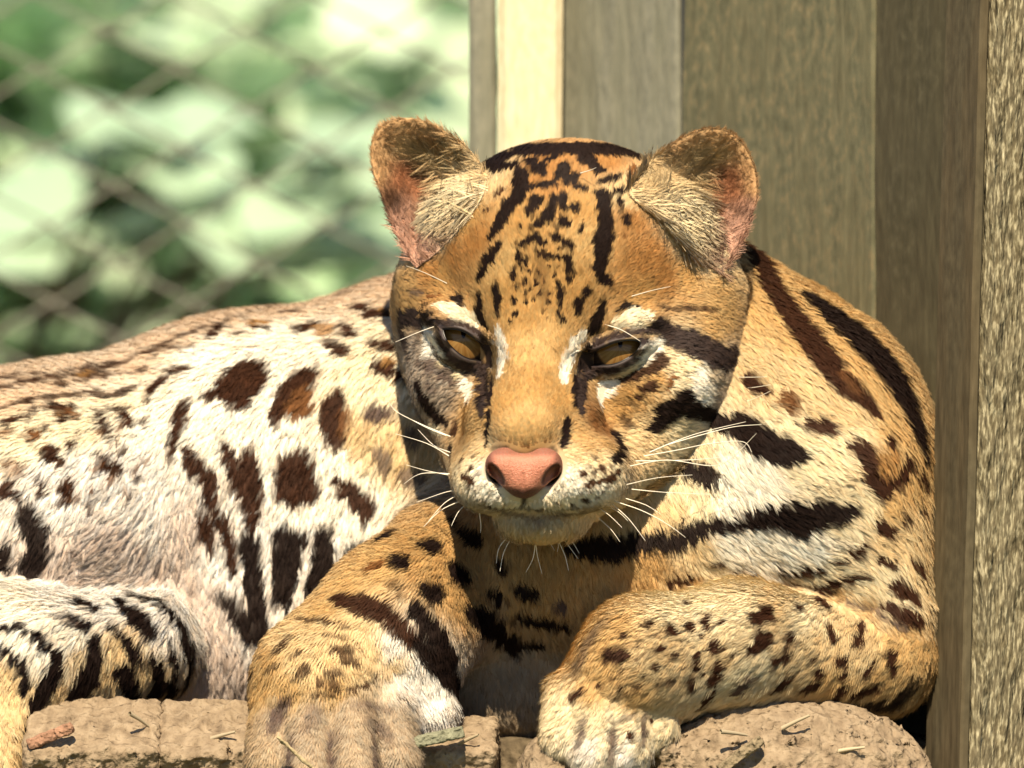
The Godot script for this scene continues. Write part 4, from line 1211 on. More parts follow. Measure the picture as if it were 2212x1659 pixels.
	mark(3, COCOA, 4.0, 1.00, [1451, 1364, 15.7])
	mark(3, COCOA, 4.0, 1.00, [1491, 1354, 12.4])
	mark(3, COCOA, 4.0, 1.00, [1558, 1344, 8.6])
	mark(3, COCOA, 4.0, 1.00, [1546, 1397, 15.7])
	mark(3, COCOA, 4.0, 1.00, [1426, 1400, 13.5])
	mark(3, COCOA, 4.0, 1.00, [1461, 1416, 9.1])
	mark(3, COCOA, 4.0, 1.00, [1381, 1390, 9.1])
	mark(3, COCOA, 4.0, 1.00, [1451, 1467, 8.6])
	mark(3, COCOA, 4.0, 1.00, [1711, 1380, 14.6])
	mark(3, COCOA, 4.0, 1.00, [1761, 1422, 11.3])
	mark(3, COCOA, 4.0, 1.00, [1816, 1424, 16.8])
	mark(3, COCOA, 4.0, 1.00, [1771, 1450, 12.4])
	mark(3, COCOA, 4.0, 1.00, [1826, 1454, 12.4])
	mark(3, COCOA, 4.0, 1.00, [1726, 1314, 10.2])
	mark(3, COCOA, 4.0, 1.00, [1366, 1590, 10.2])
	mark(3, COCOA, 4.0, 1.00, [1341, 1484, 8.0])
	mark(3, COCOA, 4.0, 1.00, [1378, 1480, 6.9])
	mark(3, COCOA, 4.0, 1.00, [1296, 1482, 6.9])
	mark(3, COCOA, 4.0, 1.00, [1404, 1557, 7.5])
	mark(3, COCOA, 4.0, 1.00, [1376, 1424, 5.8])
	mark(3, COCOA, 4.0, 1.00, [1401, 1414, 5.8])
	mark(3, COCOA, 4.0, 1.00, [1421, 1440, 6.3])
	mark(3, COCOA, 4.0, 1.00, [1346, 1444, 6.9])
	mark(3, COCOA, 4.0, 1.00, [1326, 1464, 6.3])
	mark(3, COCOA, 4.0, 1.00, [1396, 1460, 5.8])
	mark(3, COCOA, 4.0, 1.00, [1431, 1474, 5.8])
	mark(3, COCOA, 4.0, 1.00, [1476, 1444, 6.3])
	mark(3, COCOA, 4.0, 1.00, [1416, 1374, 5.8])
	mark(3, COCOA, 4.0, 1.00, [1521, 1454, 6.3])
	mark(3, COCOA, 4.0, 1.00, [1586, 1414, 6.9])
	mark(3, COCOA, 4.0, 1.00, [1356, 1374, 8.0])
	mark(3, COCOA, 4.0, 1.00, [1391, 1354, 6.9])
	mark(3, COCOA, 4.0, 1.00, [1486, 1390, 6.9])
	mark(3, COCOA, 4.0, 1.00, [1516, 1374, 6.3])
	mark(3, COCOA, 4.0, 1.00, [1531, 1332, 10.2, 1528, 1354, 10.2])
	mark(3, COCOA, 4.0, 1.00, [1506, 1417, 11.3, 1508, 1440, 11.3])
	mark(3, COCOA, 4.0, 1.00, [1321, 1414, 17.9, 1346, 1414, 17.9])
	mark(3, COCOA, 4.0, 1.00, [1556, 1440, 14.6, 1546, 1464, 15.7])
	mark(3, COCOA, 4.0, 1.00, [1494, 1464, 9.1, 1498, 1490, 10.2])
	mark(3, COCOA, 4.0, 1.00, [1541, 1494, 12.4, 1521, 1520, 12.4])
	mark(3, COCOA, 4.0, 1.00, [1661, 1330, 21.2, 1631, 1342, 15.7])
	mark(3, COCOA, 4.0, 1.00, [1654, 1380, 21.2, 1621, 1407, 11.3])
	mark(3, COCOA, 4.0, 1.00, [1791, 1352, 9.1, 1798, 1374, 14.6])
	mark(3, COCOA, 4.0, 1.00, [1858, 1360, 13.5, 1851, 1387, 11.3])
	mark(3, COCOA, 4.0, 1.00, [1774, 1297, 15.7, 1786, 1312, 11.3])
	mark(3, COCOA, 4.0, 1.00, [1701, 1414, 14.6, 1676, 1430, 11.3])
	mark(3, COCOA, 4.0, 1.00, [1926, 1414, 12.4, 1931, 1450, 11.3])
	mark(3, COCOA, 4.0, 1.00, [1706, 1464, 14.6, 1671, 1492, 9.1])
	mark(3, COCOA, 4.0, 1.00, [1761, 1477, 12.4, 1736, 1487, 11.3])
	mark(3, COCOA, 4.0, 1.00, [1816, 1490, 14.6, 1806, 1510, 12.4])
	mark(3, COCOA, 4.0, 1.00, [1846, 1500, 13.5, 1896, 1482, 10.2])
	mark(3, COCOA, 4.0, 1.00, [1236, 1510, 10.2, 1256, 1494, 9.1])
	mark(3, COCOA, 4.0, 1.00, [1886, 1434, 9.1, 1871, 1454, 8.0])
	mark(3, GREYBR, 5.0, 1.00, [1624, 1464, 12.4, 1594, 1490, 11.3])
	mark(3, BROWN, 6.0, 0.50, [1316, 1510, 8.0, 1386, 1490, 4.7])
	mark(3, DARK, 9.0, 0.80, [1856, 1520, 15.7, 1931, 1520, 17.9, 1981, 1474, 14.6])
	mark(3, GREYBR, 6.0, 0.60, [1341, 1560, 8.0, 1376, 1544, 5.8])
	mark(3, GREYBR, 14.0, 0.35, [1316, 1334, 17.9, 1271, 1394, 20.1, 1236, 1464, 17.9])  # head's cast shadow on this paw, painted as a faint soft stroke
	mark(3, GREYBR, 6.0, 0.80, [1262, 1555, 8.0, 1252, 1610, 10.2])  # shaded gaps between these toes, put in as dark strokes
	mark(3, GREYBR, 6.0, 0.80, [1327, 1560, 9.1, 1320, 1640, 11.3])
	mark(3, GREYBR, 6.0, 0.80, [1394, 1550, 8.0, 1390, 1610, 10.2])
	coat_ground(4, WHITE, 44, [50, 1334, 75, 1404, 160, 1384, 30, 1374, 150, 1394])
	coat_ground(4, WHITEG, 50, [125, 1294, 225, 1280, 300, 1270, 350, 1344, 225, 1320])
	coat_ground(4, BUFF, 40, [235, 1454, 260, 1394, 125, 1510, 310, 1464, 165, 1414, 220, 1504])
	coat_ground(4, BUFF, 30, [20, 1520, 10, 1570, 30, 1594, 15, 1464, 50, 1620])
	lie(4, 100, 1344, -0.60, 0.50)
	lie(4, 250, 1320, -0.60, 0.60)
	lie(4, 300, 1444, -0.40, 0.80)
	lie(4, 150, 1494, -0.50, 0.70)
	lie(4, 25, 1544, -0.10, 1.00)
	lie(4, 40, 1420, -0.50, 0.80)
	mark(4, DARK, 4.0, 1.00, [0, 1357, 8.0, 45, 1354, 9.1, 90, 1380, 12.4, 120, 1420, 14.6, 120, 1454, 16.8, 95, 1494, 19.6, 70, 1544, 19.0, 55, 1580, 10.2])
	mark(4, DARK, 4.0, 1.00, [5, 1402, 10.2, 40, 1424, 12.4, 56, 1464, 12.4, 50, 1500, 8.0])
	mark(4, DARK, 4.0, 1.00, [150, 1334, 12.4, 185, 1354, 15.7])
	mark(4, DARK, 4.0, 1.00, [208, 1384, 15.7, 205, 1420, 20.1, 195, 1454, 31.1, 175, 1484, 26.7, 145, 1540, 15.7])
	mark(4, DARK, 4.0, 1.00, [238, 1352, 9.1, 275, 1380, 13.5, 300, 1420, 15.7])
	mark(4, DARK, 4.0, 1.00, [265, 1444, 22.3, 285, 1474, 23.4, 280, 1514, 23.4])
	mark(4, DARK, 4.0, 1.00, [325, 1414, 12.4, 345, 1454, 17.9, 340, 1494, 21.2])
	mark(4, DARK, 4.0, 1.00, [368, 1390, 8.0, 380, 1440, 10.2, 368, 1494, 16.8])
	mark(4, DARK, 4.0, 1.00, [280, 1284, 6.9, 345, 1304, 9.7, 392, 1354, 12.4, 409, 1420, 14.6, 400, 1474, 15.7, 360, 1514, 17.9])
	mark(4, DARK, 5.0, 1.00, [170, 1302, 14.6, 205, 1314, 15.7])
	mark(4, DARK, 5.0, 1.00, [262, 1302, 15.7, 295, 1334, 24.5, 320, 1360, 20.1])
	mark(4, GREYBR, 5.0, 1.00, [125, 1334, 6.9, 165, 1344, 6.9])
	coat_ground(5, EARTAN, 18, [892, 275, 853, 281, 824, 300, 811, 339, 818, 378, 931, 300])
	coat_ground(5, EARRED, 22, [873, 368, 863, 390, 892, 390, 912, 407, 902, 417])
	coat_ground(5, BUFF, 90, [931, 339, 960, 368, 951, 388])
	coat_ground(5, CREAM, 85, [970, 398, 989, 388, 999, 417, 970, 427, 951, 446, 931, 475])
	coat_ground(5, BUFF, 36, [970, 324, 999, 351, 912, 320, 873, 316, 1019, 368])
	coat_ground(5, EARPINK, 34, [873, 446, 863, 475, 883, 505, 892, 485, 902, 514, 888, 530])
	coat_ground(5, BROWN, 16, [844, 433, 853, 436, 904, 466])
	lie(5, 960, 378, -1.00, -0.10)
	lie(5, 931, 330, -0.90, -0.15)
	lie(5, 883, 300, -0.90, 0.00)
	lie(5, 834, 320, -0.50, -0.80)
	lie(5, 824, 378, -0.60, -0.60)
	lie(5, 970, 427, -1.00, -0.05)
	lie(5, 931, 475, -0.90, -0.50)
	lie(5, 873, 485, -0.60, -0.80)
	lie(5, 892, 524, -0.60, -0.80)
	lie(5, 999, 349, -0.70, -0.60)
	lie(5, 951, 291, -0.80, -0.40)
	coat_ground(6, EARTAN, 18, [1500, 292, 1539, 289, 1578, 302, 1607, 331, 1622, 370, 1461, 318, 1624, 409])
	coat_ground(6, EARRED, 22, [1578, 390, 1568, 419, 1587, 419, 1549, 448, 1568, 380])
	coat_ground(6, BUFF, 90, [1500, 409, 1519, 390, 1451, 419])
	coat_ground(6, CREAM, 85, [1480, 438, 1461, 448, 1500, 477, 1480, 497, 1510, 506, 1461, 477])
	coat_ground(6, BUFF, 36, [1442, 370, 1480, 347, 1519, 331, 1558, 331, 1412, 390, 1422, 360])
	coat_ground(6, EARPINK, 34, [1568, 467, 1558, 497, 1587, 497, 1597, 477, 1568, 526, 1607, 448, 1539, 506])
	coat_ground(6, BROWN, 16, [1533, 522, 1603, 460])
	lie(6, 1480, 399, 0.95, -0.20)
	lie(6, 1461, 351, 0.90, -0.40)
	lie(6, 1529, 331, 0.80, -0.50)
	lie(6, 1587, 322, 0.50, -0.85)
	lie(6, 1607, 370, 0.40, -0.90)
	lie(6, 1500, 448, 1.00, 0.10)
	lie(6, 1480, 487, 0.95, 0.15)
	lie(6, 1568, 497, 0.50, -0.85)
	lie(6, 1422, 370, 0.50, -0.85)
	lie(6, 1539, 380, 0.80, 0.50)


# ---------------------------------------------------------------- the place
func noise_tex(seed_by: int, freq: float, colors: Array, octaves := 4, size := 512, kind := FastNoiseLite.TYPE_SIMPLEX_SMOOTH) -> NoiseTexture2D:
	var n := FastNoiseLite.new()
	n.seed = seed_by
	n.noise_type = kind
	n.frequency = freq
	n.fractal_octaves = octaves
	var t := NoiseTexture2D.new()
	t.width = size
	t.height = size
	t.seamless = true
	t.normalize = true
	t.noise = n
	if colors.size():
		var g := Gradient.new()
		var off := PackedFloat32Array()
		var cs := PackedColorArray()
		for c in colors:
			off.append(c[0])
			cs.append(c[1])
		g.offsets = off
		g.colors = cs
		t.color_ramp = g
	return t
func s(r: float, g: float, b: float, a := 1.0) -> Color:
	var c := Color(r, g, b).linear_to_srgb()
	c.a = a
	return c
func wood(seed_by: int, ramp: Array, stain: Array, relief := 0.15, along := 1.3) -> StandardMaterial3D:
	# grain drawn out along the board, with weathering over it
	var m := StandardMaterial3D.new()
	m.albedo_texture = noise_tex(seed_by, 0.03, ramp, 6, 1024)
	m.uv1_scale = Vector3(7.0, along, 1.0)
	m.detail_enabled = true
	m.detail_albedo = noise_tex(seed_by + 1, 0.035, stain, 6, 1024)
	m.detail_mask = noise_tex(seed_by + 2, 0.015, [[0.0, Color(0, 0, 0)], [0.35, Color(0.25, 0.25, 0.25)], [0.65, Color(0.9, 0.9, 0.9)], [1.0, Color(1, 1, 1)]], 5)
	m.detail_uv_layer = BaseMaterial3D.DETAIL_UV_2
	m.uv2_scale = Vector3(5.0, 3.2, 1.0)
	m.heightmap_enabled = true
	m.heightmap_texture = noise_tex(seed_by + 3, 0.02, [], 5)
	m.heightmap_scale = relief
	m.roughness = 0.9
	m.metallic_specular = 0.25
	return m
func board(size: Vector3, bevel := 0.0015, warp := 0.0, seed_by := 0) -> ArrayMesh:
	# a sawn board standing on its lower end: u across, v along, edges slightly rounded and not quite straight
	var st := SurfaceTool.new()
	st.begin(Mesh.PRIMITIVE_TRIANGLES)
	var n := FastNoiseLite.new()
	n.seed = seed_by
	n.frequency = 9.0
	var hx := size.x / 2
	var hz := size.z / 2
	var prof := PackedVector2Array([Vector2(-hx + bevel, hz), Vector2(hx - bevel, hz), Vector2(hx, hz - bevel), Vector2(hx, -hz + bevel), Vector2(hx - bevel, -hz), Vector2(-hx + bevel, -hz), Vector2(-hx, -hz + bevel), Vector2(-hx, hz - bevel)])
	var rows := 60
	var around := prof.size()
	for k in around:
		var a := prof[k]
		var b := prof[(k + 1) % around]
		st.set_smooth_group(-1)
		var len_a := 0.0
		for i in k: len_a += prof[i].distance_to(prof[(i + 1) % around])
		var len_b := len_a + a.distance_to(b)
		for j in rows:
			var quad: Array = []
			for c in [[a, len_a, j], [b, len_b, j], [b, len_b, j + 1], [a, len_a, j + 1]]:
				var y: float = size.y * c[2] / rows
				var p: Vector2 = c[0]
				var w := n.get_noise_2d(p.x * 6.0 + seed_by, y) * warp
				var w2 := n.get_noise_2d(p.y * 6.0 + seed_by + 40.0, y * 1.3) * warp
				quad.append([Vector3(p.x + w * signf(p.x), y, p.y + w2), Vector2(c[1], y)])
			for i in [0, 2, 1, 0, 3, 2]:
				st.set_uv(quad[i][1])
				st.set_uv2(quad[i][1])
				st.add_vertex(quad[i][0])
	for e in [0.0, size.y]:
		for i in range(1, around - 1):
			for q in ([0, i, i + 1] if e > 0.0 else [0, i + 1, i]):
				st.set_uv(prof[q])
				st.set_uv2(prof[q])
				st.add_vertex(Vector3(prof[q].x, e, prof[q].y))
	st.generate_normals()
	return st.commit()

func wall() -> void:
	# boards stand side by side from the post back to the batten
	var near := M(2085, 829, -190)
	var far := M(1205, 829, -1230)
	near.y = 0
	far.y = 0
	var along := (far - near)
	var width := along.length()
	var dir := along.normalized()
	var w := thing("board_wall", "weathered grey green board wall that the ocelot leans against", "wall", near)
	w.basis = Basis(-dir, Vector3.UP, Vector3(dir.z, 0, -dir.x) * -1.0).orthonormalized()
	if w.basis.determinant() < 0: w.basis.z = -w.basis.z
	if w.basis.z.z < 0:
		w.basis = Basis(dir, Vector3.UP, dir.cross(Vector3.UP)).orthonormalized()
	var sgn := 1.0 if w.basis.x.dot(dir) > 0 else -1.0
	var look := [
		wood(3, [[0.0, s(.080, .074, .043)], [0.35, s(.105, .099, .059)], [0.65, s(.128, .120, .072)], [1.0, s(.18, .165, .10)]], [[0.0, s(.075, .075, .045)], [0.5, s(.12, .117, .072)], [0.75, s(.165, .14, .08)], [1.0, s(.21, .19, .12)]], 0.10),
		wood(23, [[0.0, s(.15, .15, .11)], [0.4, s(.185, .185, .135)], [0.7, s(.21, .205, .15)], [1.0, s(.26, .25, .185)]], [[0.0, s(.15, .15, .115)], [0.5, s(.20, .20, .155)], [1.0, s(.26, .25, .19)]], 0.10),
		wood(33, [[0.0, s(.046, .040, .024)], [0.4, s(.058, .051, .031)], [0.7, s(.070, .062, .037)], [1.0, s(.10, .087, .053)]], [[0.0, s(.046, .042, .025)], [0.6, s(.066, .059, .036)], [1.0, s(.10, .09, .056)]], 0.10)]  # corner plank: the shade there is put into a darker wood colour
	var cuts := [-0.30, 0.222, 0.690, 1.05]
	for i in 3:
		var a: float = cuts[i] * width
		var b: float = cuts[i + 1] * width
		var p := put("plank", board(Vector3(b - a - (0.006 if i == 2 else 0.0006), 1.1, 0.02), 0.0012, 0.0012, 5 + i), look[[2, 0, 1][i]], w)
		p.position = Vector3((a + b) / 2 * sgn, 0, -0.0125 if i == 2 else -0.012)
		if i == 2:
			p.rotation.z = 0.0
	var back := put("added_dark_backing", board(Vector3(width * 1.3, 1.1, 0.012), 0.001, 0.0, 4), mat(Color(.03, .03, .026), 0.95), w)  # dark backing added behind the planks so their gap goes dark
	back.position = Vector3(width * 0.36 * sgn, 0, -0.036)
	var seam_shade := put("seam_shade_strip", board(Vector3(0.0058, 1.1, 0.016), 0.0005, 0.0, 6), mat(Color(.030, .034, .034), 0.95), w)  # stands for the shade in the plank gap, put into dark colour
	seam_shade.position = Vector3(0.690 * width * sgn, 0, -0.012)
	var rail := put("rail", board(Vector3(width * 1.25, 0.05, 0.03), 0.002, 0.0, 3), look[0], w)
	rail.position = Vector3(width * 0.4 * sgn, 0.75, -0.060)
	# pale batten at the far end
	var bt := thing("batten", "pale sunlit wooden batten at the far end of the board wall", "post", M(1146, 829, -1200) * Vector3(1, 0, 1))
	var pale := wood(43, [[0.0, s(.50, .42, .26)], [0.5, s(.66, .58, .38)], [1.0, s(.78, .70, .50)]], [[0.0, s(.56, .48, .30)], [1.0, s(.74, .67, .47)]], 0.05)
	var p2 := put("timber", board(Vector3(0.0268, 1.15, 0.0268), 0.003, 0.0008, 9), pale, bt)
	p2.rotation.y = 0.0
	var side := put("shaded_side_board", board(Vector3(0.012, 1.15, 0.034), 0.002, 0.001, 11), look[1], bt)  # batten's shaded side: the shade is put into a darker board
	side.position = Vector3(-0.0200, 0, -0.006)
	# rough post on the near side
	var ps := thing("rough_post", "rough lichen flecked timber post beside the ocelot's shoulder", "post", M(2098, 829, 60) * Vector3(1, 0, 1))
	var rough := wood(63, [[0.0, s(.06, .048, .028)], [0.40, s(.12, .098, .055)], [0.56, s(.17, .145, .085)], [0.66, s(.34, .30, .19)], [1.0, s(.52, .47, .32)]], [[0.0, s(.09, .075, .045)], [0.52, s(.14, .12, .075)], [0.66, s(.32, .285, .18)], [1.0, s(.58, .53, .37)]], 0.30, 2.6)
	rough.uv1_scale = Vector3(15.0, 4.5, 1.0)
	rough.uv2_scale = Vector3(20.0, 3.0, 1.0)
	var pp := put("timber", board(Vector3(0.06, 1.2, 0.032), 0.003, 0.002, 17), rough, ps)
	pp.position = Vector3(0.03, 0, -0.016)
	var planed := put("planed_unlit_side", board(Vector3(0.0302, 1.2, 0.004), 0.001, 0.0006, 21), wood(83, [[0.0, s(.06, .046, .026)], [0.5, s(.095, .074, .042)], [1.0, s(.14, .11, .064)]], [[0.0, s(.06, .05, .03)], [1.0, s(.12, .10, .06)]], 0.08), ps)  # smooth side, its brown darkened for the post's unlit face
	planed.rotation.y = deg_to_rad(-90.0)
	planed.position = Vector3(-0.0022, 0, -0.0172)
	ps.rotation = Vector3(0, deg_to_rad(24.0), -0.03)

func clump(f: Field, cell: float, m: Material, called: String, label: String, category: String, group := "") -> void:
	f.build(cell)
	var v := f.verts
	var lo := Vector3.ONE * 1e9
	var hi := Vector3.ONE * -1e9
	for p in v:
		lo = lo.min(p)
		hi = hi.max(p)
	var base := Vector3((lo.x + hi.x) / 2, lo.y, (lo.z + hi.z) / 2)
	for i in v.size():
		v[i] = (v[i] - base) * S
	var o := thing(called, label, category, base * S + Vector3(0, EYE_Y, 0), group)
	put("wood", arrays(v, f.normals, PackedColorArray(), f.tris), m, o)
func lump(seed_by: int, amp := 16.0, freq := 0.02) -> Field:
	var f := Field.new()
	f.rough = FastNoiseLite.new()
	f.rough.seed = seed_by
	f.rough.frequency = freq
	f.rough.fractal_octaves = 3
	f.rough_by = amp
	f.fine = FastNoiseLite.new()
	f.fine.seed = seed_by + 50
	f.fine.frequency = 0.09
	f.fine.fractal_octaves = 3
	f.fine_by = amp * 0.45
	return f
func log_mat(seed_by: int, a: Color, b: Color, c: Color) -> StandardMaterial3D:
	var m := StandardMaterial3D.new()
	m.albedo_texture = noise_tex(seed_by, 0.02, [[0.0, a.linear_to_srgb()], [0.45, b.linear_to_srgb()], [1.0, c.linear_to_srgb()]], 6)
	m.uv1_triplanar = true
	m.uv1_scale = Vector3.ONE * 14.0
	m.heightmap_enabled = true
	m.heightmap_texture = noise_tex(seed_by + 1, 0.04, [], 6)
	m.heightmap_scale = 0.12
	m.roughness = 0.95
	m.metallic_specular = 0.15
	return m
func logs() -> void:
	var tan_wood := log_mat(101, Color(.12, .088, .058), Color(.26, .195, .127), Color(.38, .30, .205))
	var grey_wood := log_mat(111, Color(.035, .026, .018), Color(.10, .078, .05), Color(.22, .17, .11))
	var f := lump(1, 11)
	f.block(P(205, 1690, -30), Vector3(146, 150, 120), 22, 10, 28.0)
	f.cut_capsule(P(262, 1530, 90), P(240, 1700, 190), 4, 9, 8)
	f.cut_capsule(P(140, 1560, 90), P(168, 1700, 170), 3, 7, 6)
	f.cut_capsule(P(90, 1630, 130), P(230, 1650, 150), 2, 5, 6)
	clump(f, 6.0, tan_wood, "log", "cracked brown log end beside the ocelot's hind foot", "log", "cut logs in a row")
	f = lump(2, 11)
	f.block(P(448, 1692, -40), Vector3(102, 150, 116), 22, 10, 28.0)
	f.block(P(392, 1560, -60), Vector3(40, 24, 60), 14, 14, 20.0)
	f.cut_capsule(P(420, 1550, 70), P(440, 1700, 160), 3, 8, 8)
	f.cut_capsule(P(500, 1580, 90), P(486, 1700, 150), 2, 5, 6)
	clump(f, 6.0, tan_wood, "log", "brown log end between the hind leg and the left forepaw", "log", "cut logs in a row")
	f = lump(7, 9)
	f.block(P(990, 1690, 0), Vector3(84, 118, 90), 14, 10, 24.0)
	f.block(P(1046, 1600, -30), Vector3(30, 44, 50), 10, 10, 10.0)
	f.cut_capsule(P(975, 1590, 90), P(960, 1700, 130), 3, 6, 6)
	clump(f, 6.0, tan_wood, "log", "broken tan log stump just right of the left forepaw", "log", "cut logs in a row")
	f = lump(4, 10)
	f.egg(P(1190, 1680, 90), Vector3(72, 96, 100), 20)
	clump(f, 7.0, tan_wood, "log", "small rounded tan log end under the right forepaw", "log", "cut logs in a row")
	f = lump(5, 16)
	f.egg(P(1690, 1700, 10), Vector3(330, 196, 220), 30)
	f.block(P(1500, 1680, 60), Vector3(90, 92, 120), 40, 30)
	f.cut_capsule(P(1470, 1560, 150), P(1570, 1690, 240), 9, 12, 10)
	f.cut_capsule(P(1640, 1510, 140), P(1610, 1700, 250), 3, 8, 8)
	f.cut_capsule(P(1700, 1600, 225), P(1790, 1640, 225), 3, 6, 8)
	f.cut_capsule(P(1760, 1500, 150), P(1840, 1700, 240), 5, 9, 12)
	f.cut_capsule(P(1870, 1540, 120), P(1960, 1700, 200), 5, 9, 12)
	clump(f, 7.0, tan_wood, "log", "large sunlit brown log under the ocelot's folded foreleg", "log", "cut logs in a row")
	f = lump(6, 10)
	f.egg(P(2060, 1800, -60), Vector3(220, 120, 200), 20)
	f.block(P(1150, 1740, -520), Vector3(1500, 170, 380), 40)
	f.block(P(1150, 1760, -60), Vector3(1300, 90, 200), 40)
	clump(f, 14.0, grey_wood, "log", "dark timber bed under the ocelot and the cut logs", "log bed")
	# chips and a stick
	var chips := [
		["wood_chip", "pinkish brown wood chip on the log by the hind foot", 108, 1590, 130, 52, 12, 10, 22.0, Color(.30, .17, .11)],
		["wood_chip", "flat grey green wood chip beside the left forepaw", 948, 1592, 150, 54, 12, 24, 12.0, Color(.22, .22, .15)],
		["stick", "short grey split stick lying on the large brown log", 1600, 1630, 232, 56, 11, 12, 36.0, Color(.24, .19, .12)],
		["bark_strip", "thin pale bark strip in front of the left forepaw", 640, 1628, 285, 56, 4, 6, -42.0, Color(.36, .29, .17)]]
	for c in chips:
		var g := lump(c[2], 4.0, 0.05)
		g.block(Vector3.ZERO, Vector3(c[5], c[6], c[7]), 4.0, 4.0)
		g.build(3.0)
		for i in g.verts.size():
			g.verts[i] *= S
		var o := thing(c[0], c[1], "stick" if c[0] == "stick" else "wood chip", M(c[2], c[3], c[4]))
		o.rotation.z = deg_to_rad(c[8])
		var base: Color = c[9]
		put("wood", arrays(g.verts, g.normals, PackedColorArray(), g.tris), log_mat(int(c[2]), base * 0.5, base, base * 1.5), o)

func splinters() -> void:
	var rng := RandomNumberGenerator.new()
	rng.seed = 31
	var at := [[300, 1556, 84, "under the ocelot's hocks"], [1585, 1585, 216, "at the left side of the large log"], [1720, 1560, 196, "on top of the large log"], [1835, 1620, 190, "at the right side of the large log"], [1010, 1600, 110, "on the broken log stump"], [480, 1590, 92, "on the log left of the forepaw"]]
	for q in at:
		var ps := PackedVector3Array([Vector3(-0.006, 0, 0), Vector3(0, 0.0003, 0.0003), Vector3(0.006, 0.0003, 0)])
		var o := put("wood_splinter", tube(ps, 0.0010, 0.0005, 5), mat(Color(.46, .38, .25) * rng.randf_range(.7, 1.1), 0.9), self)
		o.position = M(q[0], q[1], q[2])
		o.rotation = Vector3(0, rng.randf_range(-1, 1), rng.randf_range(-.6, .6))
		tag(o, "tiny pale wood splinter lying " + q[3], "splinter", "splinters on the logs")

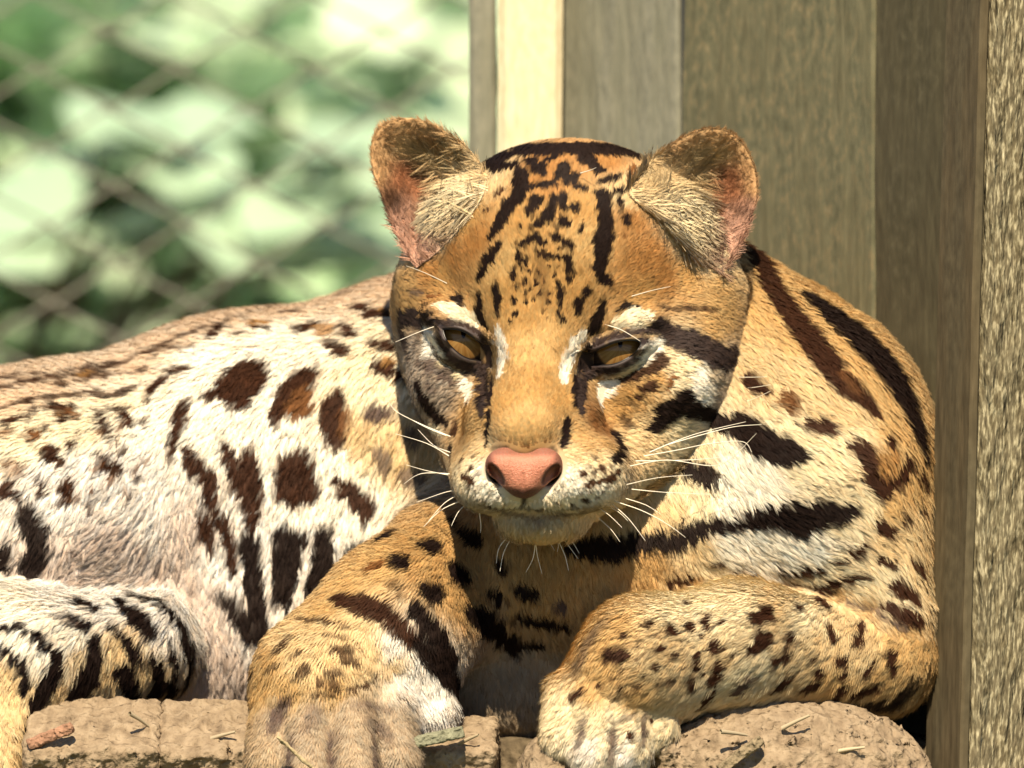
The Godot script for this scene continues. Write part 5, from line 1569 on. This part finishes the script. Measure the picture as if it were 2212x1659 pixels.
func background() -> void:
	var rng := RandomNumberGenerator.new()
	rng.seed = 9
	# chain-link fence, every wire bent to and fro
	var z := -1.12
	var fence := thing("chain_link_fence", "rusty grey chain link fence in front of the shrubs", "fence", Vector3(-0.46, 0, z))
	var wire := mat(Color(0.24, 0.23, 0.18), 0.6)
	var pitch := 0.039
	for i in 44:
		var ps := PackedVector3Array()
		for k in 30:
			ps.append(Vector3((((k + i) % 2) - 0.5) * pitch, k * pitch * 0.56, 0.003 if (k + i) % 2 else -0.003))
		var o := put("wire", tube(ps, 0.0023, 0.0023, 5), wire, fence)
		o.position = Vector3((i - 22) * pitch, 0, 0)
		o.rotation.z = 0.06
	# shrubs: many broad leaves on stems
	var leaf := SurfaceTool.new()
	leaf.begin(Mesh.PRIMITIVE_TRIANGLES)
	var prof := [0.0, 0.32, 0.44, 0.40, 0.24, 0.0]
	for i in 5:
		var y0 := i / 5.0
		var y1 := (i + 1) / 5.0
		for sd in [-1.0, 1.0]:
			var a := Vector3(0, y0, -0.25 * y0 * y0)
			var b := Vector3(prof[i] * sd, y0, 0.12 * prof[i] - 0.25 * y0 * y0)
			var c := Vector3(prof[i + 1] * sd, y1, 0.12 * prof[i + 1] - 0.25 * y1 * y1)
			var d := Vector3(0, y1, -0.25 * y1 * y1)
			for q in ([a, c, b, a, d, c] if sd > 0 else [a, b, c, a, c, d]):
				leaf.add_vertex(q)
	leaf.generate_normals()
	var leaf_mesh := leaf.commit()
	var green := mat(Color(1, 1, 1), 0.45, true)
	green.backlight_enabled = true
	green.backlight = Color(0.9, 0.9, 0.9)
	var bark := mat(Color(0.09, 0.065, 0.04), 0.9)
	var light_leaf := mat(Color(0.36, 0.51, 0.35), 0.5)
	light_leaf.backlight_enabled = true
	light_leaf.backlight = Color(0.6, 0.6, 0.5)
	var sprig := thing("sapling", "added sapling whose pale leaves make the sunlit patches among the shrubs", "sapling", Vector3(-0.45, 0, -2.75))
	var spots := [
		["tall leafy shrub with broad pale leaves behind the fence at the frame's left edge", -1.15, -4.0, 1.5, .30, 0],
		["broad leafed shrub with glossy bright leaves behind the fence left of the ocelot's ear", -0.55, -3.7, 1.15, .36, 1],
		["dark green shrub in the gap behind the ocelot's left ear", -0.02, -4.3, 1.3, .32, 2],
		["low pale green shrub right behind the ocelot's back", -0.45, -3.3, 0.55, .40, 1],
		["shaded dense shrub farthest behind the fence, by the batten", 0.35, -4.8, 1.7, .5, 2],
		["tall backdrop shrub with muted green leaves behind the others", -0.8, -5.2, 1.9, .7, 3]]
	for k in spots.size():
		var sp: Array = spots[k]
		var o := thing("shrub", sp[0], "shrub", Vector3(sp[1], 0, sp[2]), "shrubs behind the fence")
		for st in 5:
			var top := Vector3(rng.randf_range(-.8, .8) * sp[4], sp[3] * rng.randf_range(.7, 1.0), rng.randf_range(-.5, .5) * sp[4])
			put("stem", tube(bend(PackedVector3Array([Vector3(top.x * .1, 0, top.z * .1), Vector3(top.x * .4, top.y * .5, top.z * .6), top]), 4), 0.010, 0.003, 6), bark, o)
		var mm := MultiMesh.new()
		mm.transform_format = MultiMesh.TRANSFORM_3D
		mm.use_colors = true
		mm.mesh = leaf_mesh
		var count := int(3600 * sp[3])
		mm.instance_count = count
		for i in count:
			var at := Vector3(rng.randfn(0, .55) * sp[4], pow(rng.randf(), 0.8) * sp[3], rng.randfn(0, .4) * sp[4])
			var b := Basis.from_euler(Vector3(rng.randf_range(-1.9, -0.5), rng.randf_range(-1.1, 1.1), rng.randf_range(-1.5, 1.5)))
			var size := rng.randf_range(.045, .10)
			mm.set_instance_transform(i, Transform3D(b.scaled(Vector3.ONE * size), at))
			var c: Color = [Color(.60, .74, .48), Color(.63, .78, .57), Color(.46, .61, .39), Color(.60, .74, .52)][sp[5]]
			mm.set_instance_color(i, c * rng.randf_range(.6, 1.3))
		var mi := MultiMeshInstance3D.new()
		mi.name = "foliage"
		mi.multimesh = mm
		mi.material_override = green
		o.add_child(mi, true)
		tag(mi, "", "", "", "stuff")
	# pale leaves added to make the bright sunlit patches among the shrubs
	var bright := [[240, 300, -2.5], [330, 270, -2.6], [390, 330, -2.5], [300, 390, -2.55], [370, 430, -2.5], [330, 500, -2.6], [200, 340, -2.6], [150, 500, -2.6], [700, 320, -2.6], [760, 400, -2.5], [730, 470, -2.6], [790, 330, -2.5], [530, 520, -2.5], [590, 580, -2.6], [500, 590, -2.5], [680, 570, -2.6], [780, 560, -2.6], [120, 590, -2.6]]
	for k in bright.size():
		var q: Array = bright[k]
		var at := Vector3((q[0] - 1106.0) * S * (2.5 - q[2]) / 2.5, EYE_Y + (829.5 - q[1]) * S * (2.5 - q[2]) / 2.5, q[2])
		var l := put("added_pale_leaf", leaf_mesh, light_leaf, sprig)
		l.transform = Transform3D(Basis.from_euler(Vector3(-0.9 + rng.randf_range(-.3, .3), rng.randf_range(-.5, .5), rng.randf_range(-1.2, 1.2))).scaled(Vector3.ONE * rng.randf_range(.085, .125)), at - sprig.position)
		var foot := Vector3(0.05 * (k % 5) - 0.1, 0, -0.1)
		put("stem", tube(bend(PackedVector3Array([foot, (foot + l.position) * 0.5 + Vector3(0.05, 0.1, -0.05), l.position]), 4), 0.005, 0.002, 5), bark, sprig)
	# ground
	var pm := PlaneMesh.new()
	pm.size = Vector2(400, 400)
	var g := MeshInstance3D.new()
	g.name = "ground"
	g.mesh = pm
	var soil := log_mat(131, Color(.05, .05, .025), Color(.10, .11, .05), Color(.20, .20, .10))
	soil.uv1_scale = Vector3.ONE * 2.0
	soil.uv1_world_triplanar = true
	g.material_override = soil
	add_child(g)
	tag(g, "mossy soil ground behind the log bed", "ground", "", "structure")


func _ready() -> void:
	var cam := Camera3D.new()
	cam.name = "camera"
	cam.position = Vector3(0, EYE_Y, 2.5)
	cam.near = 0.05
	cam.far = 600.0
	cam.fov = rad_to_deg(2.0 * atan(829.5 * S / 2.5))
	var lens := CameraAttributesPhysical.new()
	lens.frustum_focal_length = 12.0 / (829.5 * S / 2.5)
	lens.frustum_focus_distance = 2.5 - 150.0 * S
	lens.exposure_aperture = lens.frustum_focal_length / 23.0
	lens.frustum_near = 0.05
	lens.frustum_far = 600.0
	cam.attributes = lens
	add_child(cam)
	var we := WorldEnvironment.new()
	we.name = "world_environment"
	var e := Environment.new()
	e.background_mode = Environment.BG_SKY
	var sky := Sky.new()
	var sm := ProceduralSkyMaterial.new()
	sm.sky_top_color = Color(0.42, 0.52, 0.68)
	sm.sky_horizon_color = Color(0.70, 0.76, 0.80)
	sm.ground_bottom_color = Color(0.20, 0.19, 0.14)
	sm.ground_horizon_color = Color(0.45, 0.45, 0.38)
	sm.sky_energy_multiplier = 0.9
	sky.sky_material = sm
	e.sky = sky
	e.tonemap_mode = Environment.TONE_MAPPER_LINEAR
	e.tonemap_exposure = 1.75
	e.sdfgi_enabled = true
	e.ssao_enabled = true
	e.ssil_enabled = true
	we.environment = e
	add_child(we)
	var sun := DirectionalLight3D.new()
	sun.name = "sun"
	sun.light_energy = 1.6
	sun.light_color = Color(1.0, 0.925, 0.80)
	sun.light_angular_distance = 0.5
	sun.shadow_enabled = true
	sun.look_at_from_position(Vector3(-0.04, 0.74, 0.67), Vector3.ZERO)
	add_child(sun)
	wall()
	logs()
	splinters()
	background()
	ocelot()


class Field:
	# a shape made of tapered capsules, ellipsoids and rounded boxes joined by a smooth minimum, meshed as surface nets
	var kind := PackedInt32Array()
	var a := PackedVector3Array()
	var ab := PackedVector3Array()
	var r0 := PackedFloat32Array()
	var r1 := PackedFloat32Array()
	var k := PackedFloat32Array()
	var rad := PackedVector3Array()
	var turn: Array[Basis] = []
	var zone := PackedInt32Array()
	var rough: FastNoiseLite
	var rough_by := 0.0
	var fine: FastNoiseLite
	var fine_by := 0.0
	var cell := 8.0
	var corners: Array[Vector3i] = []
	var made: Array = []
	var verts := PackedVector3Array()
	var normals := PackedVector3Array()
	var zones := PackedInt32Array()
	var tris := PackedInt32Array()

	var keep := AABB(Vector3.ONE * -9e4, Vector3.ONE * 18e4)

	func copy() -> Field:      # a copy of its own for each thread, which then waits for no other
		var f := Field.new()
		for i in kind.size():
			f.kind.append(kind[i]); f.a.append(a[i]); f.ab.append(ab[i]); f.r0.append(r0[i]); f.r1.append(r1[i]); f.k.append(k[i]); f.rad.append(rad[i]); f.turn.append(turn[i]); f.zone.append(zone[i])
		f.rough = rough.duplicate() if rough else null
		f.rough_by = rough_by
		f.fine = fine.duplicate() if fine else null
		f.fine_by = fine_by
		f.cell = cell
		f.every = f.all()
		return f
	var every: Array[Transform3D] = []
	func run(n: int, of: int) -> void:
		for i in range(n, corners.size(), of):
			work(i)
	static func wait(ths: Array[Thread]) -> void:
		for th in ths:
			th.wait_to_finish()

	func push(ty: int, p: Vector3, q: Vector3, ra: float, rb: float, rr: Vector3, b: Basis, kk: float, z: int) -> void:
		kind.append(ty); a.append(p); ab.append(q - p); r0.append(ra); r1.append(rb); rad.append(rr); turn.append(b.inverse()); k.append(kk); zone.append(z)
	func capsule(p: Vector3, q: Vector3, ra: float, rb: float, kk := 40.0, z := 0) -> void:
		push(0, p, q, ra, rb, Vector3.ONE, Basis.IDENTITY, kk, z)
	func egg(p: Vector3, r: Vector3, kk := 40.0, z := 0, roll := 0.0) -> void:
		push(1, p, p, 0, 0, r, Basis(Vector3(0, 0, 1), deg_to_rad(roll)), kk, z)
	func block(p: Vector3, half: Vector3, edge: float, kk := 10.0, lean := 0.0) -> void:
		push(2, p, p, edge, lean, half, Basis.IDENTITY, kk, 0)
	func cut_capsule(p: Vector3, q: Vector3, ra: float, rb: float, kk := 8.0) -> void:
		push(10, p, q, ra, rb, Vector3.ONE, Basis.IDENTITY, kk, -1)
	func cut_egg(p: Vector3, r: Vector3, kk := 10.0, roll := 0.0) -> void:
		push(11, p, p, 0, 0, r, Basis(Vector3(0, 0, 1), deg_to_rad(roll)), kk, -1)

	# every part as one Transform3D: origin = start; capsule: x = its run, y = (radius, growth, 1 / length squared); egg: x = 1 / radii, y = (least radius, cos, sin); block: x = half size, y.x = edge; z = (blend, kind, zone)
	func part(i: int) -> Transform3D:
		var t := Transform3D(Basis.IDENTITY, a[i])
		var ty := kind[i] % 10
		t.basis.z = Vector3(k[i], kind[i], zone[i])
		if ty == 0:
			var l := ab[i].length_squared()
			t.basis.x = ab[i]
			t.basis.y = Vector3(r0[i], r1[i] - r0[i], 1.0 / l if l > 0.0 else 0.0)
		elif ty == 1:
			t.basis.x = Vector3.ONE / rad[i]
			t.basis.y = Vector3(minf(rad[i].x, minf(rad[i].y, rad[i].z)), turn[i].x.x, turn[i].x.y)
		else:
			t.basis.x = rad[i]
			t.basis.y = Vector3(r0[i], cos(deg_to_rad(r1[i])), sin(deg_to_rad(r1[i])))
		return t
	static func one(t: Transform3D, p: Vector3) -> float:
		var pa := p - t.origin
		var u := t.basis.x
		var v := t.basis.y
		var ty := int(t.basis.z.y) % 10
		if ty == 0:
			var h := clampf(pa.dot(u) * v.z, 0.0, 1.0)
			return (pa - u * h).length() - v.x - v.y * h
		if ty == 1:
			var q := Vector3(pa.x * v.y - pa.y * v.z, pa.x * v.z + pa.y * v.y, pa.z) * u
			var k0 := q.length()
			var k1 := (q * u).length()
			return k0 * (k0 - 1.0) / k1 if k1 > 1e-9 else -v.x
		var e := Vector3(pa.x, pa.y * v.y + pa.z * v.z, pa.z * v.y - pa.y * v.z).abs() - u + Vector3.ONE * v.x
		return e.max(Vector3.ZERO).length() + minf(maxf(e.x, maxf(e.y, e.z)), 0.0) - v.x

	func value(p: Vector3, use: Array[Transform3D]) -> float:
		var d := 1e9
		for t in use:
			var pa := p - t.origin
			var u := t.basis.x
			var v := t.basis.y
			var w := t.basis.z
			var s := 0.0
			var ty := int(w.y) % 10
			if ty == 0:
				var h := clampf(pa.dot(u) * v.z, 0.0, 1.0)
				s = (pa - u * h).length() - v.x - v.y * h
			elif ty == 1:
				var q := Vector3(pa.x * v.y - pa.y * v.z, pa.x * v.z + pa.y * v.y, pa.z) * u
				var k0 := q.length()
				var k1 := (q * u).length()
				s = k0 * (k0 - 1.0) / k1 if k1 > 1e-9 else -v.x
			else:
				var e := Vector3(pa.x, pa.y * v.y + pa.z * v.z, pa.z * v.y - pa.y * v.z).abs() - u + Vector3.ONE * v.x
				s = e.max(Vector3.ZERO).length() + minf(maxf(e.x, maxf(e.y, e.z)), 0.0) - v.x
			var kk := w.x
			if w.y >= 10.0:
				var g := maxf(kk - absf(d + s), 0.0) / kk
				d = maxf(d, -s) + g * g * kk * 0.25
			else:
				var g := maxf(kk - absf(d - s), 0.0) / kk
				d = minf(d, s) - g * g * kk * 0.25
		if rough_by != 0.0:
			d += rough.get_noise_3dv(p) * rough_by
		if fine_by != 0.0:
			d += fine.get_noise_3dv(p) * fine_by
		return d

	func all() -> Array[Transform3D]:
		var u: Array[Transform3D] = []
		for i in kind.size():
			u.append(part(i))
		return u
	func of_zone(z: int) -> Array[Transform3D]:
		var u: Array[Transform3D] = []
		for i in kind.size():
			if zone[i] == z:
				u.append(part(i))
		return u

	func build(cell_size: float) -> void:
		cell = cell_size
		every = all()
		var lo := Vector3.ONE * 1e9
		var hi := Vector3.ONE * -1e9
		for i in kind.size():
			if kind[i] >= 10:
				continue
			var e := Vector3.ONE * (maxf(r0[i], r1[i] if kind[i] % 10 == 0 else 0.0) + 30.0)
			if kind[i] % 10 > 0:
				var m := rad[i].length() if kind[i] == 2 else maxf(rad[i].x, maxf(rad[i].y, rad[i].z))
				e = Vector3.ONE * (m + 30.0)
			lo = lo.min(a[i] - e).min(a[i] + ab[i] - e)
			hi = hi.max(a[i] + e).max(a[i] + ab[i] + e)
		var step := cell * 8.0
		var reach := step * 0.87 + 60.0 + rough_by + fine_by
		var b0 := Vector3i((lo / step).floor())
		var b1 := Vector3i((hi / step).ceil())
		corners.clear()
		for z in range(b0.z, b1.z):
			for y in range(b0.y, b1.y):
				for x in range(b0.x, b1.x):
					var c := (Vector3(x, y, z) + Vector3.ONE * 0.5) * step
					if keep.has_point(c) and absf(value(c, every)) < reach:
						corners.append(Vector3i(x, y, z) * 8)
		var ths: Array[Thread] = []
		var hands: Array[Field] = []
		for n in 4:
			var f := copy()
			f.corners = corners.duplicate()
			f.made.resize(corners.size())
			hands.append(f)
			ths.append(Thread.new())
			ths[n].start(f.run.bind(n, 4))
		wait(ths)
		made.resize(corners.size())
		for i in corners.size():
			made[i] = hands[i % 4].made[i]
		var ids := {}
		for m in made:
			var keys: PackedInt64Array = m[0]
			for i in keys.size():
				ids[keys[i]] = verts.size() + i
			verts.append_array(m[1])
			normals.append_array(m[2])
			zones.append_array(m[3])
		for m in made:
			var e: PackedInt32Array = m[4]
			for i in range(0, e.size(), 4):
				var at := Vector3i(e[i], e[i + 1], e[i + 2])
				var u := Vector3i(0, 1, 0)
				var v := Vector3i(0, 0, 1)
				var ax := e[i + 3]
				if ax == 1:
					u = Vector3i(0, 0, 1)
					v = Vector3i(1, 0, 0)
				elif ax == 2:
					u = Vector3i(1, 0, 0)
					v = Vector3i(0, 1, 0)
				var q0 = ids.get(key(at))
				var q1 = ids.get(key(at - u))
				var q2 = ids.get(key(at - u - v))
				var q3 = ids.get(key(at - v))
				if q0 == null or q1 == null or q2 == null or q3 == null:
					continue
				tri(q0, q1, q2)
				tri(q0, q2, q3)
		made.clear()

	func key(c: Vector3i) -> int:
		return (c.x + 4096) + (c.y + 4096) * 8192 + (c.z + 4096) * 67108864
	func tri(i: int, j: int, l: int) -> void:
		var n := (verts[l] - verts[i]).cross(verts[j] - verts[i])
		if n.dot(normals[i] + normals[j] + normals[l]) < 0.0:
			tris.append(i); tris.append(l); tris.append(j)
		else:
			tris.append(i); tris.append(j); tris.append(l)

	func work(n: int) -> void:
		var at := corners[n]
		var mid := (Vector3(at) + Vector3.ONE * 4.0) * cell
		var far := cell * 8.0 * 0.87
		var near := value(mid, every)
		var use: Array[Transform3D] = []
		var loose := rough_by + fine_by
		for t in every:
			var d := one(t, mid)
			if d < absf(near) + far * 2.0 + t.basis.z.x + loose or (t.basis.z.y >= 10.0 and d < far + t.basis.z.x):
				use.append(t)
		var s := PackedFloat32Array()
		var lo := 1e9
		var hi := -1e9
		for z in 9:
			for y in 9:
				for x in 9:
					var f := value((Vector3(at) + Vector3(x, y, z)) * cell, use)
					s.append(f)
					lo = minf(lo, f)
					hi = maxf(hi, f)
		var keys := PackedInt64Array()
		var vs := PackedVector3Array()
		var ns := PackedVector3Array()
		var zs := PackedInt32Array()
		var es := PackedInt32Array()
		if lo < 0.0 and hi >= 0.0:
			for z in 8:
				for y in 8:
					var o := y * 9 + z * 81
					var f1 := s[o]
					var f3 := s[o + 9]
					var f5 := s[o + 81]
					var f7 := s[o + 90]
					for x in 8:
						o += 1
						var f0 := f1
						var f2 := f3
						var f4 := f5
						var f6 := f7
						f1 = s[o]
						f3 = s[o + 9]
						f5 = s[o + 81]
						f7 = s[o + 90]
						var inside := f0 < 0.0
						if inside == (f1 < 0.0) and inside == (f2 < 0.0) and inside == (f3 < 0.0) and inside == (f4 < 0.0) and inside == (f5 < 0.0) and inside == (f6 < 0.0) and inside == (f7 < 0.0):
							continue
						if inside != (f1 < 0.0):
							es.append(at.x + x); es.append(at.y + y); es.append(at.z + z); es.append(0)
						if inside != (f2 < 0.0):
							es.append(at.x + x); es.append(at.y + y); es.append(at.z + z); es.append(1)
						if inside != (f4 < 0.0):
							es.append(at.x + x); es.append(at.y + y); es.append(at.z + z); es.append(2)
						var sum := Vector3.ZERO
						var count := 0
						if (f0 < 0.0) != (f1 < 0.0): sum += Vector3(f0 / (f0 - f1), 0, 0); count += 1
						if (f2 < 0.0) != (f3 < 0.0): sum += Vector3(f2 / (f2 - f3), 1, 0); count += 1
						if (f4 < 0.0) != (f5 < 0.0): sum += Vector3(f4 / (f4 - f5), 0, 1); count += 1
						if (f6 < 0.0) != (f7 < 0.0): sum += Vector3(f6 / (f6 - f7), 1, 1); count += 1
						if (f0 < 0.0) != (f2 < 0.0): sum += Vector3(0, f0 / (f0 - f2), 0); count += 1
						if (f1 < 0.0) != (f3 < 0.0): sum += Vector3(1, f1 / (f1 - f3), 0); count += 1
						if (f4 < 0.0) != (f6 < 0.0): sum += Vector3(0, f4 / (f4 - f6), 1); count += 1
						if (f5 < 0.0) != (f7 < 0.0): sum += Vector3(1, f5 / (f5 - f7), 1); count += 1
						if (f0 < 0.0) != (f4 < 0.0): sum += Vector3(0, 0, f0 / (f0 - f4)); count += 1
						if (f1 < 0.0) != (f5 < 0.0): sum += Vector3(1, 0, f1 / (f1 - f5)); count += 1
						if (f2 < 0.0) != (f6 < 0.0): sum += Vector3(0, 1, f2 / (f2 - f6)); count += 1
						if (f3 < 0.0) != (f7 < 0.0): sum += Vector3(1, 1, f3 / (f3 - f7)); count += 1
						var p := (Vector3(at) + Vector3(x, y, z) + sum / count) * cell
						var h := cell * 0.5
						var g := Vector3(1, -1, -1) * value(p + Vector3(h, -h, -h), use) + Vector3(-1, -1, 1) * value(p + Vector3(-h, -h, h), use) + Vector3(-1, 1, -1) * value(p + Vector3(-h, h, -h), use) + Vector3(1, 1, 1) * value(p + Vector3(h, h, h), use)
						keys.append(key(at + Vector3i(x, y, z)))
						vs.append(p)
						ns.append(g.normalized())
						var best := 1e9
						var zn := 0
						for t in use:
							if t.basis.z.z >= 0.0:
								var d := one(t, p)
								if d < best:
									best = d
									zn = int(t.basis.z.z)
						zs.append(zn)
		made[n] = [keys, vs, ns, zs, es]


class Coat:
	# the animal's markings and some painted shade: strokes anchored on the skin in space, over a ground colour blended between anchors; also the lie and length of the hair
	const GRID := 60.0
	var sa := PackedVector3Array()
	var sb := PackedVector3Array()
	var ra := PackedFloat32Array()
	var rb := PackedFloat32Array()
	var soft := PackedFloat32Array()
	var power := PackedFloat32Array()
	var tint := PackedColorArray()
	var zone := PackedInt32Array()
	var cells := {}
	var bp: Array = []
	var bc: Array = []
	var bl: Array = []
	var fp: Array = []
	var fd: Array = []
	var wob := FastNoiseLite.new()
	var mot := FastNoiseLite.new()

	func _init() -> void:
		wob.seed = 5
		wob.frequency = 0.035
		wob.fractal_octaves = 2
		mot.seed = 11
		mot.frequency = 0.011
		for z in 8:
			bp.append(PackedVector3Array()); bc.append(PackedColorArray()); bl.append(PackedFloat32Array()); fp.append(PackedVector3Array()); fd.append(PackedVector3Array())
	func copy() -> Coat:
		var c := Coat.new()
		c.sa = sa.duplicate(); c.sb = sb.duplicate(); c.ra = ra.duplicate(); c.rb = rb.duplicate(); c.soft = soft.duplicate(); c.power = power.duplicate(); c.tint = tint.duplicate(); c.zone = zone.duplicate()
		c.cells = cells.duplicate(true)
		for q in cells:
			c.cells[q] = cells[q].duplicate()
		for z in 8:
			c.bp[z] = bp[z].duplicate(); c.bc[z] = bc[z].duplicate(); c.bl[z] = bl[z].duplicate(); c.fp[z] = fp[z].duplicate(); c.fd[z] = fd[z].duplicate()
		return c
	func segment(p: Vector3, q: Vector3, r: float, s: float, c: Color, z: int, edge: float, strength: float) -> void:
		var n := sa.size()
		sa.append(p); sb.append(q); ra.append(r); rb.append(s); tint.append(c); zone.append(z); soft.append(edge); power.append(strength)
		var m := maxf(r, s) + edge + 14.0
		var lo := Vector3i(((p.min(q) - Vector3.ONE * m) / GRID).floor())
		var hi := Vector3i(((p.max(q) + Vector3.ONE * m) / GRID).floor())
		for x in range(lo.x, hi.x + 1):
			for y in range(lo.y, hi.y + 1):
				for w in range(lo.z, hi.z + 1):
					var c3 := Vector3i(x, y, w)
					if not cells.has(c3):
						cells[c3] = PackedInt32Array()
					var l: PackedInt32Array = cells[c3]
					l.append(n)
					cells[c3] = l
	func ground(p: Vector3, z: int) -> Color:
		var ps: PackedVector3Array = bp[z]
		var cs: PackedColorArray = bc[z]
		var ls: PackedFloat32Array = bl[z]
		var c := Color(0, 0, 0, 0)
		var total := 0.0
		for i in ps.size():
			var w := 1.0 / (ps[i].distance_squared_to(p) + 350.0)
			w *= w
			var q := cs[i]
			c += Color(q.r, q.g, q.b, ls[i]) * w
			total += w
		return c / maxf(total, 1e-20)
	func flow(p: Vector3, z: int) -> Vector3:
		var ps: PackedVector3Array = fp[z]
		var ds: PackedVector3Array = fd[z]
		var d := Vector3.ZERO
		for i in ps.size():
			var w := 1.0 / (ps[i].distance_squared_to(p) + 600.0)
			d += ds[i] * (w * w)
		return d.normalized()
	func color(p: Vector3, z: int, flat := 0.0) -> Color:
		if flat != 0.0:
			p.z = flat
		var g := ground(p, z)
		var length := g.a
		var v := 1.0 + 0.16 * mot.get_noise_3dv(p * 3.0) + 0.10 * mot.get_noise_3dv(p * 11.0)
		var c := Color(g.r * v, g.g * v, g.b * v)
		var l = cells.get(Vector3i((p / GRID).floor()))
		if l != null:
			var list: PackedInt32Array = l
			var wobble := wob.get_noise_3dv(p) * 9.0
			for i in list:
				if zone[i] != z:
					continue
				var d := sb[i] - sa[i]
				var pa := p - sa[i]
				var ll := d.length_squared()
				var h := clampf(pa.dot(d) / ll, 0.0, 1.0) if ll > 0.0 else 0.0
				var r := lerpf(ra[i], rb[i], h)
				var e := (pa - d * h).length() - r + wobble * minf(1.0, r / 14.0)
				if e < soft[i]:
					c = c.lerp(tint[i], power[i] * smoothstep(soft[i], -soft[i], e))
		c.a = length
		return c


class Groom:
	# grows the hair: each thread has its own copy of what it reads
	const S := 0.00018
	const CHUNK := 1500
	var gv := PackedVector3Array()
	var gn := PackedVector3Array()
	var gc := PackedColorArray()
	var gz := PackedInt32Array()
	var gt := PackedInt32Array()
	var head: Field
	var body: Field
	var nose: Field
	var coat: Coat
	var openings: Array = []
	var nose_at := Vector3.ZERO
	var shaded := PackedColorArray()
	var out: Array = []
	var rng := RandomNumberGenerator.new()
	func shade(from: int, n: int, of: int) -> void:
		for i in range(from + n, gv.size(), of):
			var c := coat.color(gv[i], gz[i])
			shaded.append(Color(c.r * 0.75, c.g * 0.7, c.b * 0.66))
	func run(n: int, of: int) -> void:
		for z in 7:
			out.append(PackedFloat32Array())
		var chunks := (gt.size() / 3 + CHUNK - 1) / CHUNK
		for i in range(n, chunks, of):
			grow(i)
	const SPACING := [4.3, 7.0, 5.6, 5.6, 6.6, 6.0, 6.0, 3.6]
	func grow(n: int) -> void:
		rng.seed = 1000 + n * 77
		var till := mini((n + 1) * CHUNK * 3, gt.size())
		for t in range(n * CHUNK * 3, till, 3):
			var ia := gt[t]
			var ib := gt[t + 1]
			var ic := gt[t + 2]
			var zn := gz[ia]
			var lid := zn == 7
			var pa := gv[ia]
			var eb := gv[ib] - pa
			var ec := gv[ic] - pa
			var area := eb.cross(ec).length() * 0.5
			var want: float = area / (SPACING[zn] * SPACING[zn])
			if lid:
				zn = 0
			var count := int(want + rng.randf())
			for h in count:
				var u := rng.randf()
				var v := rng.randf()
				if u + v > 1.0:
					u = 1.0 - u
					v = 1.0 - v
				var p := pa + eb * u + ec * v
				var nn := (gn[ia] * (1.0 - u - v) + gn[ib] * u + gn[ic] * v).normalized()
				if nn.z < -0.45 or bare(p, zn):
					continue
				var ear := zn >= 5
				if ear and nn.z < 0.0 and gc[ia].r < 0.02:
					continue
				var g := coat.ground(Vector3(p.x, p.y, -150.0) if ear else p, zn)
				var q := p
				if ear: q.z = -150.0
				var d := coat.flow(q, zn)
				d = (d - nn * d.dot(nn))
				if d.length() < 0.05:
					d = Vector3.DOWN - nn * Vector3.DOWN.dot(nn)
				d = d.normalized()
				var side := d.cross(nn).normalized()
				d = d.rotated(nn, rng.randfn(0.0, 0.55 if ear else 0.2) + 0.55 * coat.wob.get_noise_3dv(p * 0.9)).normalized()
				side = d.cross(nn)
				var length := g.a * rng.randf_range(0.65, 1.15) * (0.62 if zn == 1 else 0.85)
				var c := coat.color(p + d * length * (0.4 if zn == 0 else 0.5), zn, -150.0 if ear else 0.0)
				if lid:
					length = rng.randf_range(9.0, 17.0)
					c = gc[ia] * (1.0 - u - v) + gc[ib] * u + gc[ic] * v
				var up := (0.24 if ear else 0.22) + rng.randf_range(-0.1, 0.14)
				if zn == 0 and not lid and nn.z < 0.45 and absf(nn.x) > 0.5 and p.y < 250.0:      # the ruff at the sides of the head stands out
					length *= 1.0 + (0.45 - nn.z) * (1.2 if nn.x > 0.0 else 0.5)
					up += (0.45 - nn.z) * (0.45 if nn.x > 0.0 else 0.2)
				var y := (d * cos(up) + nn * sin(up))
				var zz := side.cross(y).normalized()
				var wide := (0.62 + length * 0.005) * (0.62 if ear else 1.0) * S
				var b := rng.randf_range(0.62, 1.25) if ear else rng.randf_range(0.84, 1.18)
				var warm := rng.randf_range(0.94, 1.06)
				var o := (p - nn * 1.0) * S
				y *= length * S
				zz *= length * S
				side *= wide
				var l: PackedFloat32Array = out[zn]
				l.append_array(PackedFloat32Array([side.x, y.x, zz.x, o.x, side.y, y.y, zz.y, o.y, side.z, y.z, zz.z, o.z, c.r * b * warm, c.g * b, c.b * b / warm, 1.0]))
				out[zn] = l

	func bare(p: Vector3, zn: int) -> bool:
		if zn == 0:
			for o in openings:
				var c: Vector3 = o[0]
				var poly: PackedVector2Array = o[1]
				if absf(p.x - c.x) < 95.0 and absf(p.y - c.y) < 80.0 and Geometry2D.is_point_in_polygon(Vector2(p.x, p.y), poly):
					return true
			if nose_near(p):
				return true
			return body.value(p, body.every) < -25.0
		return head.value(p, head.every) < -12.0
	func nose_near(p: Vector3) -> bool:
		var q := nose_at
		if p.z < 200.0 or absf(p.x - q.x) > 90.0 or absf(p.y - q.y) > 90.0:
			return false
		return nose.value(p, nose.every) < 8.0
